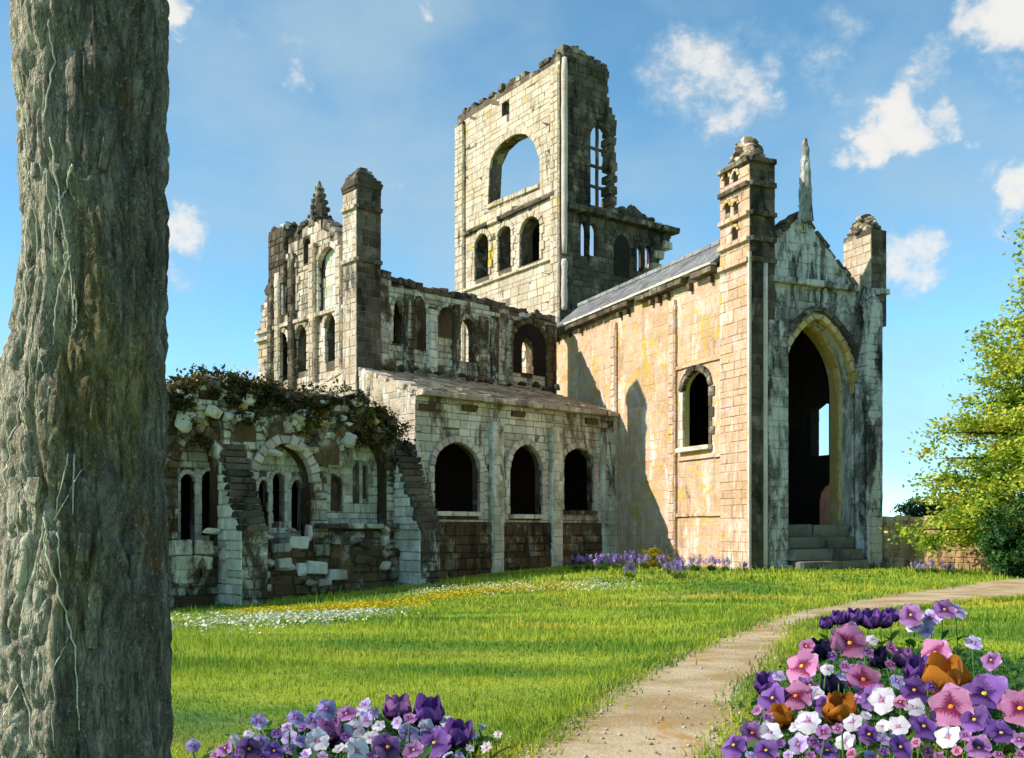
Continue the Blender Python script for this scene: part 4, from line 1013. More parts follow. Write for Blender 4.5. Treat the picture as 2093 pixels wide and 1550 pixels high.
# ------------------------------------------------------------------ foreground tree: big leaning-light trunk with dry vines
def make_trunk():
    rg = random.Random(81); rs = np.random.RandomState(8)
    cy = 3.0; cx = (182-CX)/FPX*cy; gb = gz(cx, cy)
    rt = empty('foreground_tree', (cx, cy, gb), 0, 'thick mossy tree trunk in the left foreground with pale dry vines on its bark', 'tree')
    # outline of the trunk: height above ground, left and right half widths as seen from the camera
    prof = [(-.15, .50, .300), (.0, .46, .298), (.25, .41, .297), (.6, .385, .300), (.95, .365, .298), (1.25, .36, .297), (1.55, .335, .296), (1.75, .275, .298), (2.0, .245, .297), (2.4, .262, .296), (2.9, .285, .297), (3.3, .295, .30), (4.2, .30, .31), (5.2, .31, .33)]
    prof = [(-.15, .42, .236)]+[(1.6+(p[0]+.684-1.6)*.75-gb, p[1]*.75, p[2]*.75) for p in prof]
    pz = [p[0] for p in prof]; pL = [p[1] for p in prof]; pR = [p[2] for p in prof]
    nz, na = 560, 380
    z = np.linspace(-.15, 4.6, nz)[:, None]; a = np.linspace(0, 2*np.pi, na, endpoint=False)[None, :]
    L = np.interp(z, pz, pL); Rr = np.interp(z, pz, pR)
    c = np.cos(a); rx = np.where(c < 0, L, Rr); r_eq = (L+Rr)/2*.95
    ridge = 0
    for k, (f, amp) in enumerate(((5, .016), (9, .012), (17, .009), (29, .006), (47, .004))):
        ph = rs.rand()*6; wv = rs.rand()*6
        ridge = ridge+amp*np.sin(f*a+ph+1.3*np.sin(z*(1.1+.35*k)+wv)+.5*np.sin(z*4.3+k*2))*(.7+.5*np.sin(z*2.1+k+a*2))
    def vnoise(fa, fz, seed):
        r2 = np.random.RandomState(seed); nzz = int(4.8*fz)+4; g = r2.rand(nzz, fa)
        aa = (np.broadcast_to(a, (nz, na))/(2*np.pi)*fa+.9*np.sin(z*2.3+seed)*.35+.25*np.sin(z*9+seed)) % fa; zz = np.broadcast_to((z+.15)*fz, (nz, na))
        i = aa.astype(int) % fa; j = zz.astype(int); u = aa-np.floor(aa); v = zz-j; u = u*u*(3-2*u); v = v*v*(3-2*v); i2 = (i+1) % fa
        return (g[j, i]*(1-u)+g[j, i2]*u)*(1-v)+(g[j+1, i]*(1-u)+g[j+1, i2]*u)*v
    fur = 0
    for fa, fz, am, sd_ in ((19, 2.6, .026, 1), (37, 6.5, .020, 2), (63, 14, .011, 3), (110, 34, .005, 4)):
        q = vnoise(fa, fz, sd_); fur = fur-am*np.maximum(0, 1-np.abs(2*q-1)*3.2)+am*.35*(vnoise(fa, fz*1.7, sd_+9)-.5)
    ridge = ridge*.6+fur
    root = .035*np.exp(-np.maximum(z, 0)*3.2)*np.maximum(0, np.cos(5*a+.6))
    s = 1+ridge*.8/.3+root/.3
    X = np.cos(a)*rx*s; Y = np.sin(a)*r_eq*s
    V = np.stack([X, Y, np.broadcast_to(z, X.shape)], -1).reshape(-1, 3)
    i = np.arange((nz-1)*na); r, cc = i//na, i % na; q = r*na
    F = np.stack([q+cc, q+(cc+1) % na, q+na+(cc+1) % na, q+na+cc], 1)
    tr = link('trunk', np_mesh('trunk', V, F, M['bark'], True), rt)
    def surf(ang, zz, off=.006):
        Lz, Rz = np.interp(zz, pz, pL), np.interp(zz, pz, pR)
        j = int(round(ang/(2*np.pi)*na)) % na; k = int(np.clip(round((zz+.15)/4.75*(nz-1)), 0, nz-1)); v = V[k*na+j]
        n = Vector((math.cos(ang), math.sin(ang), 0)); return Vector(v)+n*off
    def ang_at(px, zz):
        """angle on the near side of the bark for a width measured in the photograph"""
        x = (px-CX)/FPX*(cy-.19)-cx; Lz, Rz = np.interp(zz, pz, pL), np.interp(zz, pz, pR)
        u = max(-.97, min(.97, x/(Lz if x < 0 else Rz))); return 2*math.pi-math.acos(u)
    def zpx(y): return 1.6+(HY-y)/FPX*(cy-.2)-gb
    # dry vines, each a strand of its own
    vines = [[(105,280),(120,400),(140,510),(155,660)], [(150,335),(125,400),(115,440),(110,560)], [(50,245),(48,360),(62,440),(75,560),(70,650)], [(95,340),(105,430),(118,520)], [(145,520),(120,590),(112,720)],
             [(155,600),(160,660),(145,700)], [(50,440),(48,600),(40,680)], [(75,570),(62,660),(70,760),(60,850)], [(52,780),(55,850),(62,895)], [(115,790),(90,880)], [(150,930),(125,1070)], [(175,960),(120,1080)], [(160,930),(162,1070)],
             [(105,1060),(115,1130),(150,1250),(168,1320),(175,1460),(178,1495)], [(132,1090),(140,1190)], [(95,1150),(92,1230),(75,1300)], [(155,1300),(125,1380),(105,1450)], [(130,1380),(135,1530)], [(35,1370),(60,1430),(90,1540)], [(45,1400),(5,1520)], [(60,1420),(85,1540)], [(95,250),(108,120),(100,30)], [(20,1180),(45,1120),(40,1000),(55,940)], [(8,1000),(20,900),(50,800)], [(100,760),(80,690),(85,640)]]
    for v in vines:
        pts = []; n = 9
        for (x0, y0), (x1, y1) in zip(v, v[1:]):
            for t in np.linspace(0, 1, n, endpoint=False):
                zz = zpx(y0+(y1-y0)*t); an = ang_at(x0+(x1-x0)*t+rg.uniform(-.8, .8), zz); pts.append(surf(an, zz, .007+rg.uniform(-.002, .003)))
        r0 = rg.uniform(.0016, .0034); mb = MB(); m = len(pts)
        mb.tube(pts, [r0*(.75+.5*rg.random())*(1-.5*i/m) for i in range(m)], 6); mb.build('vine', M['vine'], rt, smooth=True)
        # little side shoots
        for k in range(1):
            i = rg.randrange(2, m-2); p = pts[i]; d = Vector((rg.uniform(-.09, .09), -.012, rg.uniform(-.18, .05)))
    # bark plates that stand proud
    for x, y, w_, h_ in ((180,1120,22,60),(200,1230,26,80),(195,1290,22,60),(260,1160,16,46),(235,1435,14,44),(65,340,14,30),(85,1000,26,50),(300,820,14,80),(120,840,14,60),(210,300,16,80),(280,500,14,90)):
        zz = zpx(y); an = ang_at(x, zz); p = surf(an, zz, .0); sc = 2.8/FPX
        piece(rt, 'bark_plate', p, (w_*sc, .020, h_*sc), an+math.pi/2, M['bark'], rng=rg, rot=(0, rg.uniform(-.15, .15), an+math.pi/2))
    # the fork and crown, above the picture
    lim = MB(); ends = []
    for an, up, ln in ((.4, 1.0, 2.6), (2.3, 1.2, 2.8), (4.4, 1.1, 2.5), (5.6, 1.3, 2.2)):
        p = Vector((0, 0, 4.4)); pts = [p]
        for k in range(7):
            p = p+Vector((math.cos(an)*.32+rg.uniform(-.06, .06), math.sin(an)*.32+rg.uniform(-.06, .06), up*.36)); pts.append(p)
        lim.tube(pts, [.20-.022*k for k in range(8)], 8); ends += pts[3:]
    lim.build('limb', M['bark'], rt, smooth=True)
    cen = np.array([list(e) for e in ends]); k = 260; N = len(cen)*k
    c = np.repeat(cen, k, 0)+rs.normal(0, 1, (N, 3))*np.array([.5, .5, .36]); c = c[c[:, 2] > 4.9]
    link('crown', leaf_cards(c, rs, .06, .11, 'crown', M['gleaf']), rt, 'stuff')
make_trunk()

# ------------------------------------------------------------------ right-hand tree and shrubs
def make_right_tree():
    rg = random.Random(91); rs = np.random.RandomState(9)
    X0, Y0 = 20.2, 36.6; gb = gz(X0, Y0)
    rt = empty('leafy_tree', (X0, Y0, gb), 0, 'yellow-green leafy tree with tiered boughs at the right edge behind the path', 'tree')
    mb = MB(); mb.tube([(.1*math.sin(z*.7), .08*math.cos(z), z) for z in np.linspace(-.2, 12.3, 16)], [.34*(1-i/16.5)+.03 for i in range(16)], 10); mb.build('trunk', M['limb'], rt, smooth=True)
    cen = []
    tiers = [(1.2, 4.3, 12), (2.1, 4.5, 13), (2.9, 4.5, 13), (3.8, 4.2, 13), (4.7, 3.9, 12), (5.6, 3.5, 11), (6.5, 3.1, 10), (7.4, 2.8, 9), (8.3, 2.3, 8), (9.3, 1.9, 7), (10.2, 1.5, 6), (11.1, 1.05, 5), (12.0, .6, 4)]
    for ti, (z, rad, n) in enumerate(tiers):
        for k in range(n):
            an = 2*math.pi*(k+.5*(ti % 2))/n+rg.uniform(-.25, .25); rr = rad*rg.uniform(.72, 1.12)
            if rg.random() < .10: rr *= 1.22
            zj = rg.uniform(-.45, .45)
            pts = [Vector((math.cos(an)*rr*t, math.sin(an)*rr*t, z+zj+.55*math.sin(t*2.2)*.5+rg.uniform(-.06, .06)+.18*t)) for t in (0, .3, .6, .85, 1)]
            b = MB(); b.tube(pts, [.075, .06, .045, .03, .012], 5); b.build('bough', M['limb'], rt)
            for t in np.linspace(.38, 1.0, max(2, int(rr*1.6))):
                i = min(3, int(t*4)); p = pts[0].lerp(pts[-1], t); p.z = pts[0].z+.27*math.sin(t*2.2)+.18*t
                cen.append((p.x+rg.gauss(0, .28), p.y+rg.gauss(0, .28), p.z+rg.gauss(.06, .30), rg.uniform(.22, .44), rg.uniform(.12, .22)))
    cen = np.array(cen); k = 130; N = len(cen)*k
    c = np.repeat(cen[:, :3], k, 0)+rs.normal(0, 1, (N, 3))*np.stack([np.repeat(cen[:, 3], k), np.repeat(cen[:, 3], k), np.repeat(cen[:, 4], k)], 1)
    link('crown', leaf_cards(c, rs, .12, .24, 'crown', M['yleaf'], .5), rt, 'stuff')
def make_bush(name, loc, size, mat, label, cat, seed, n=70, k=90, leaf=(.10, .19), sticks=6):
    rs = np.random.RandomState(seed); rg = random.Random(seed)
    rt = empty(name, loc, 0, label, cat)
    u = rs.normal(0, 1, (n, 3)); u /= np.linalg.norm(u, axis=1)[:, None]; u *= rs.uniform(.25, 1, n)[:, None]**.5
    cen = u*np.array(size)+np.array([0, 0, size[2]*.95]); cen[:, 2] = np.maximum(cen[:, 2], .1)
    sg = min(size)*.20; c = np.repeat(cen, k, 0)+rs.normal(0, 1, (n*k, 3))*np.array([sg, sg, sg*.7])
    link('foliage', leaf_cards(c, rs, leaf[0], leaf[1], 'foliage', mat, .3), rt, 'stuff')
    for i in range(sticks):
        e = cen[rs.randint(n)]; m = Vector(e)*.5+Vector((rg.gauss(0, .1), rg.gauss(0, .1), .1)); b = MB(); b.tube([(rg.gauss(0, .08), rg.gauss(0, .08), -.05), m, Vector(e)], [.045, .03, .012], 5); b.build('stem', M['limb'], rt)
make_right_tree()
def at_depth(px, y): x = (px-CX)/FPX*y; return (x, y, gz(x, y))
make_bush('dark_shrub', at_depth(1885, 43.5), (1.7, 1.0, 1.5), M['gleaf'], 'dark green shrub showing above the sandy wall beside the grey gable', 'shrub', 1, 90, 90)
make_bush('dark_shrub', at_depth(1985, 42.0), (1.7, 1.1, 1.6), M['gleaf'], 'deep green shrub rising over the wall beneath the leafy tree', 'shrub', 2, 80, 90)
make_bush('dark_shrub', at_depth(2078, 35.0), (1.1, .8, .8), M['gleaf'], 'dark leafy bush on the grass in front of the right end of the wall', 'shrub', 3, 90, 90)
make_bush('dark_shrub', at_depth(2105, 34.0), (1.6, 1.0, 1.5), M['gleaf'], 'dark green bush cut by the right edge under the leafy tree', 'shrub', 4, 90, 80)
make_bush('pale_sapling', at_depth(1872, 44.5), (.55, .5, 1.9), M['yleaf'], 'pale thin sapling peeping over the shrub nearest the grey gable', 'sapling', 6, 40, 60, (.08, .15))
make_bush('yellow_shrub', at_depth(1335, 43.2), (.62, .45, .42), M['broom'], 'small yellow-green shrub at the foot of the ochre wall', 'shrub', 7, 36, 60, (.06, .12), 4)

# ------------------------------------------------------------------ lavender at the foot of the walls
LAVG = 'purple clumps at the foot of the walls'
def make_lavender():
    rg = random.Random(101); rs = np.random.RandomState(10); protos = []
    for v in range(3):
        N = 190; an = rs.rand(N)*6.28; ti = rs.rand(N)**.6*.9; h = rs.uniform(.22, .50, N)
        base = np.stack([np.cos(an)*.10*rs.rand(N), np.sin(an)*.10*rs.rand(N), np.zeros(N)], 1)
        tip = base+np.stack([np.cos(an)*np.sin(ti)*h, np.sin(an)*np.sin(ti)*h, np.cos(ti)*h], 1)
        sd_ = np.stack([-np.sin(an), np.cos(an), np.zeros(N)], 1)*.016
        V = np.stack([base-sd_, base+sd_, tip], 1).reshape(-1, 3)
        leaf = np_mesh('foliage', V, np.arange(N*3).reshape(-1, 3), M['lavleaf'])
        mb = MB()
        for i in range(22):
            z = .0+i*.012; a = i*2.4; r = .028*(1-(i/26)**2)+.006
            d = Vector((math.cos(a), math.sin(a), .5)); sd2 = Vector((-math.sin(a), math.cos(a), 0))*.020
            p = Vector((math.cos(a)*r*.2, math.sin(a)*r*.2, z)); mb.add([p-sd2*.4, p+d*r*.9-sd2, p+d*r*1.5, p+d*r*.9+sd2], [(0,1,2,3)])
        protos.append((leaf, mb.mesh('flower_spike', M['lav'])))
    return protos
LAV = make_lavender()
def lavender(px, y, sc, seed, label, group=None):
    rg = random.Random(seed); leaf, spk = LAV[seed % 3]
    p = at_depth(px, y); rt = empty('lavender_clump', p, rg.uniform(0, 6), label, 'flower', group or LAVG)
    f = link('foliage', leaf, rt, 'stuff'); f.scale = (sc*1.2, sc*1.2, sc*.9)
    for i in range(14):
        a = rg.uniform(0, 6.28); t = rg.uniform(.05, .8); h = rg.uniform(.32, .52)*sc
        o = link('flower_spike', spk, rt); d = Vector((math.cos(a)*math.sin(t), math.sin(a)*math.sin(t), math.cos(t)))
        o.location = d*h; o.scale = (sc*1.7, sc*1.7, sc*rg.uniform(.8, 1.15)); o.rotation_euler = d.to_track_quat('Z', 'Y').to_euler()
LAVL = [(1178,41.6,.95,'first lavender clump from the left, in front of the hall arch nearest the ochre wall'),(1205,41.0,1.0,'lavender clump just right of the leftmost one below the low hall'),(1232,40.2,1.1,'pale violet clump below the right corner of the low hall'),(1262,41.0,1.0,'lavender clump directly below the join of low hall and ochre wall'),
        (1292,40.4,1.1,'violet clump on the left of the small yellow shrub'),(1318,41.6,.9,'violet clump touching the left side of the yellow shrub'),(1352,41.0,.9,'violet clump just right of the yellow shrub'),(1390,40.2,.8,'small violet clump under the slanting shadow edge on the ochre wall'),
        (1420,39.2,.95,'lavender clump below the foot of the wall shadow'),(1455,39.6,.9,'lavender clump by the sunlit base of the ochre wall'),(1482,39.0,.8,'small lavender clump left of the corner turret base'),(1522,38.6,.6,'tiny lavender tuft at the base of the corner turret'),
        (1288,33.5,.8,'lone violet tuft on the lawn below the yellow shrub'),(1388,32.5,.9,'lone violet tuft on the lawn below the ochre wall'),(1365,36.5,.7,'small violet tuft between lawn and ochre wall'),
        (1880,37.0,.75,'violet clump at the foot of the sandy wall, left of its neighbour'),(1908,36.6,.8,'violet clump at the middle of the sandy wall foot'),(1942,36.2,.7,'violet clump at the sandy wall foot nearest the leafy tree')]
for i, (px, y, sc, lb) in enumerate(LAVL): lavender(px, y, sc, 200+i, lb)

# ------------------------------------------------------------------ garden flowers in the foreground
_pm = {}
def petal_mesh(kind, mat):
    """a petal along +y: 'flat' for pansies, 'cup' for tulips and poppies, 'ray' for daisies"""
    key = (kind, mat)
    if key in _pm: return _pm[key]
    nu, nv = 7, 8; V = []; F = []
    for j in range(nv+1):
        t = j/nv
        if kind == 'flat': w_ = .60*math.sin(math.pi*(t*.90+.05)**1.2)**.62+.02; z = .20*t*t-.10*t+.05*math.sin(t*5); y = t
        elif kind == 'cup': w_ = .50*max(0, math.sin(math.pi*(t*.84+.05)**.85))**.5+.01; ang = t*1.9; y = .52*math.sin(min(ang, 1.5))*(1-.10*t); z = .95*t**1.35
        else: w_ = .20*math.sin(math.pi*min(1, t*.9+.06)**.8)**.7+.02; z = .10*t-.12*t*t; y = t
        for i in range(nu+1):
            u = i/nu*2-1; edge = (.035*math.sin(u*7+t*4)+.03*math.sin(u*13+1))*t
            if kind == 'cup': V.append((u*w_, y*(1-.28*u*u), z-.24*u*u*t*t-.04*u*u+edge*.25))
            else: V.append((u*w_, y-(.20 if kind == 'flat' else .10)*u*u*t, z-.10*u*u*w_*2+edge))
    for j in range(nv):
        for i in range(nu):
            a = j*(nu+1)+i; F.append((a, a+1, a+nu+2, a+nu+1))
    me = bpy.data.meshes.new('petal'); me.from_pydata(V, [], F); me.materials.append(PET[mat]); me.polygons.foreach_set('use_smooth', [True]*len(F)); me.update()
    _pm[key] = me; return me
def eye_mesh(mat):
    key = ('eye', mat)
    if key in _pm: return _pm[key]
    bm = bmesh.new(); bmesh.ops.create_icosphere(bm, subdivisions=2, radius=1.0)
    rg = random.Random(1)
    for v in bm.verts: v.co *= rg.uniform(.86, 1.1); v.co.z *= .6
    me = bpy.data.meshes.new('flower_centre'); bm.to_mesh(me); bm.free(); me.materials.append(M[mat]); _pm[key] = me; return me
def leaf_mesh():
    if 'leaf' in _pm: return _pm['leaf']
    V, F = [], []
    for j in range(7):
        t = j/6; w_ = .17*math.sin(math.pi*min(1, t*.95+.05))**.8
        for u in (-1, 0, 1): V.append((u*w_, t, .25*t-.35*t*t-(.05 if u == 0 else 0)))
    for j in range(6):
        for i in range(2): a = j*3+i; F.append((a, a+1, a+4, a+3))
    me = bpy.data.meshes.new('leaf'); me.from_pydata(V, [], F); me.materials.append(M['bedleaf']); me.update(); _pm['leaf'] = me; return me
FG = 'garden flowers in the foreground beds'
def flower(kind, colour, px, py, wpx, depth, label, cat='flower', eye=None, back=None, turn=0.0, tilt=None, name=None, group=FG, seed=None, leaves=2):
    rg = random.Random(seed if seed is not None else int(px*7+py*13))
    r = Vector(((px-CX)/FPX, 1, (HY-py)/FPX)); head = EYE+r*depth; s = wpx/FPX*depth*(.96 if wpx > 40 else 1.08)
    bx, by = head.x+rg.uniform(-.03, .03), head.y+rg.uniform(.0, .06); base = Vector((bx, by, gz(bx, by)))
    rt = empty(name or {'pansy': 'pansy', 'tulip': 'tulip', 'daisy': 'daisy'}[kind], base, 0, label, cat, group)
    h = head-base
    to_cam = (EYE-head).normalized()
    if kind == 'tulip': nrm = (Vector((rg.uniform(-.2, .2), rg.uniform(-.25, .05), 1))+to_cam*.25).normalized()
    else: nrm = (to_cam*.9+Vector((rg.uniform(-.6, .6), rg.uniform(-.1, .25), .45+rg.uniform(-.1, .25)))).normalized()
    if tilt: nrm = (nrm+Vector(tilt)).normalized()
    q = nrm.to_track_quat('Z', 'Y'); droop = rg.random() < .25
    low = q @ Vector((0, 0, -.04)) if kind != 'tulip' else Vector((0, 0, -s*.45))
    mb = MB(); pts = [Vector((0, 0, -.02)).lerp(h+low, t)+Vector((rg.uniform(-.006, .006), rg.uniform(-.006, .006), 0))*(t > 0)*(t < 1) for t in (0, .35, .7, 1)]
    mb.tube(pts, [.0055, .005, .0045, .004], 6); mb.build('stem', M['stem'], rt, smooth=True)
    for k in range(leaves):
        o = link('leaf', leaf_mesh(), rt); o.location = pts[0].lerp(pts[-1], rg.uniform(.05, .45)); L = rg.uniform(.07, .13)*(1+.5*min(1, s/.15)); o.scale = (L*rg.uniform(.8, 1.5), L, L); o.rotation_euler = (rg.uniform(.1, .9), 0, rg.uniform(0, 6.28))
    def put(mesh, nm, ang, sc, lift=0.0, pitch=0.0, sx=1.0):
        o = link(nm, mesh, rt); m = q.to_matrix() @ Matrix.Rotation(ang, 3, 'Z') @ Matrix.Rotation(pitch, 3, 'X')
        o.rotation_euler = m.to_euler(); o.location = h+q @ Vector((0, 0, lift)) if kind != 'tulip' else h+low+q @ Vector((0, 0, lift)); o.scale = (sc*sx, sc, sc)
    if kind == 'pansy':
        b = back or colour
        for ang, sc, lift, c, pit in ((.50, .56, -.010, b, .10), (-.50, .56, -.007, b, .12), (1.62, .50, .0, colour, .05), (-1.62, .50, .002, colour, .05), (math.pi, .58, .006, colour, .16)):
            put(petal_mesh('flat', c), 'petal', ang+turn+rg.uniform(-.10, .10), s*sc*rg.uniform(.9, 1.1), lift*s*6, pit+rg.uniform(-.18, .30)-(.25 if droop else 0), rg.uniform(.98, 1.16))
        put(eye_mesh(eye or 'eye_yellow'), 'flower_centre', 0, s*.062, s*.045)
    elif kind == 'tulip':
        for k in range(6):
            put(petal_mesh('cup', colour), 'petal', k*math.pi/3+turn+rg.uniform(-.1, .1), s*(.98 if k % 2 else .90)*rg.uniform(.94, 1.06), .004*(k % 2), rg.uniform(-.10, .12)-(0 if k % 2 else .05), 1.05)
        if eye: put(eye_mesh(eye), 'flower_centre', 0, s*.10, s*.22)
    else:
        for k in range(8): put(petal_mesh('ray', colour), 'petal', k*math.pi/4+turn+rg.uniform(-.12, .12), s*.52*rg.uniform(.9, 1.08), 0, rg.uniform(.0, .3), 1.5)
        put(eye_mesh(eye or 'eye_orange'), 'flower_centre', 0, s*.12, s*.03)
# right-hand bed
RB = [
 ('pansy','pink',1736,1316,84,5.6,'pink pansy standing tallest at the back of the right flower bed',None,None),
 ('pansy','pink',1640,1363,76,5.3,'pink pansy at the left back of the right bed, beside the path','eye_yellow',None),
 ('pansy','pink',1764,1391,84,5.1,'pink pansy with orange eye in the middle of the right bed','eye_orange',None),
 ('pansy','pink',1627,1424,74,4.8,'pink pansy low on the left side of the right bed, by the path','eye_orange',None),
 ('pansy','pink',1945,1446,96,4.6,'large pink pansy directly below the big orange tulip','eye_orange',None),
 ('pansy','pink',2085,1450,86,4.6,'pink and crimson pansy cut off by the right edge of the picture',None,None),
 ('pansy','pink',1912,1336,70,5.35,'pale pink pansy peeping out behind the big orange tulip',None,None),
 ('pansy','mauve',1537,1500,62,4.3,'mauve pansy at the left corner of the right bed, nearest the path','eye_orange',None),
 ('pansy','lilac',1633,1522,50,4.15,'pale pinkish lilac pansy at the bottom left of the right bed','eye_orange',None),
 ('tulip','orange',1940,1378,84,5.0,'big orange tulip at the right of the bed, the largest flower there',None,None),
 ('tulip','orange',1714,1446,64,4.6,'orange tulip low in the middle of the right bed','eye_yellow',None),
 ('tulip','orange',1599,1462,50,4.5,'small rusty orange tulip at the left of the right bed','eye_yellow',None),
 ('pansy','white',1652,1473,58,4.4,'white pansy just left of the low orange tulip','eye_orange',None),
 ('pansy','white',1743,1476,46,4.35,'white pansy right below the low orange tulip','eye_orange',None),
 ('pansy','white',1727,1517,44,4.15,'small white pansy at the bottom middle of the right bed','eye_orange',None),
 ('pansy','white',1836,1486,48,4.3,'white pansy between the low orange tulip and the large pink pansy','eye_orange',None),
 ('pansy','white',1939,1507,56,4.2,'round white pansy alone at the bottom right, under the large pink pansy','eye_orange',None),
 ('pansy','white',1803,1432,62,4.75,'white pansy with orange heart in the centre of the right bed','eye_orange',None),
 ('pansy','white',1574,1497,52,4.3,'white pansy beside the mauve one at the left corner of the right bed','eye_orange',None),
 ('pansy','white',1870,1447,44,4.6,'small white pansy at the left of the large pink pansy',None,None),
 ('pansy','white',1668,1420,36,4.9,'small white pansy above the low orange tulip','eye_yellow',None),
 ('pansy','purple',2012,1420,96,4.75,'large deep purple pansy to the right of the big orange tulip',None,None),
 ('tulip','purple',1877,1366,56,5.2,'purple tulip immediately left of the big orange tulip',None,None),
 ('tulip','purple',1566,1395,40,5.1,'slim purple tulip at the path side of the right bed',None,None),
 ('pansy','purple',1868,1412,64,4.95,'purple pansy below the purple tulip in the right bed',None,None),
 ('pansy','purple',1500,1524,58,4.15,'purple pansy at the very bottom left of the right bed',None,None),
 ('pansy','purple',1780,1428,58,4.85,'purple pansy tucked behind the white one at the bed centre',None,None),
 ('pansy','purple',2046,1500,70,4.3,'purple pansy in the bottom right corner of the picture',None,None),
 ('pansy','purple',1690,1440,60,4.75,'purple pansy behind the low orange tulip on its left',None,None),
 ('pansy','purple',1888,1486,62,4.4,'purple pansy to the left below the large pink pansy',None,None),
 ('pansy','purple',1992,1472,66,4.5,'purple pansy to the right below the large pink pansy',None,None),
 ('pansy','purple',1580,1428,62,4.85,'purple pansy left of the low pink pansy, leaning over the path',None,None),
 ('pansy','purple',1776,1502,54,4.25,'purple pansy at the bottom between two small white pansies',None,None),
 ('pansy','mauve',1762,1492,50,4.38,'mauve pansy half behind the white pansies at the bottom middle',None,None),
 ('pansy','mauve',1655,1402,50,5.0,'mauve pansy under the back left pink pansy',None,None),
 ('tulip','navy',1800,1343,42,5.5,'almost black tulip at the back of the right bed',None,None),
 ('tulip','navy',1677,1326,38,5.5,'almost black tulip behind the back left pink pansy',None,None),
 ('tulip','navy',1703,1400,40,5.1,'almost black tulip in the gap left of the middle pink pansy',None,None),
 ('tulip','mauve',1850,1345,36,5.5,'wine coloured tulip between the black one and the big orange tulip',None,None),
 ('pansy','purple',1566,1535,56,4.08,'purple pansy at the bottom edge under the white corner pansy',None,None),
 ('pansy','purple',1690,1535,54,4.08,'purple pansy at the bottom edge right of the lilac one',None,None),
 ('pansy','purple',1840,1528,60,4.1,'purple pansy at the bottom edge left of the round white pansy',None,None),
 ('pansy','mauve',2000,1530,60,4.1,'mauve pansy at the bottom edge right of the round white pansy',None,None),
 ('pansy','lilac',1990,1316,34,5.9,'small grey lilac pansy high at the right back of the bed',None,None),
 ('pansy','mauve',2026,1350,38,5.5,'small mauve pansy at the right back below the grey lilac one',None,None),
]
for i, (k, c, x, y, w_, d, lb, eye, back) in enumerate(RB):
    rgf = random.Random(i); flower(k, c, x, y, w_, d, lb, 'flower', eye, back, turn=rgf.uniform(-.4, .4), group='flowers in the right-hand bed')
# back rows of small crocuses
BK = [(1690,1272,24,'first small violet crocus from the left in the row behind the right bed'),(1712,1262,28,'second small violet crocus from the left in the row behind the right bed'),(1742,1260,32,'violet crocus in the left half of the back row, slightly taller'),(1774,1263,36,'violet crocus at the middle of the back row'),(1801,1266,32,'violet crocus just right of the middle of the back row'),(1822,1256,26,'slim violet crocus left of the big mauve one in the back row')]
for x, y, w_, lb in BK: flower('tulip', 'purple', x, y, w_, 9.6, lb, 'flower', name='crocus', group='crocuses behind the right-hand bed', leaves=3)
for x, y, w_, c, lb in ((1862,1258,52,'mauve','big mauve pansy in the row behind the right bed'),(1904,1262,40,'lilac','lilac pansy right of the big mauve one in the back row'),(1930,1247,52,'mauve','mauve pansy at the right end of the back row'),(1958,1250,38,'lilac','lilac pansy closing the back row on the right'),(1868,1284,30,'white','small white pansy below the big mauve one of the back row'),(1893,1290,30,'lilac','small lilac pansy lowest in the back row')):
    flower('pansy', c, x, y, w_, 9.2, lb, 'flower', None, group='crocuses behind the right-hand bed')
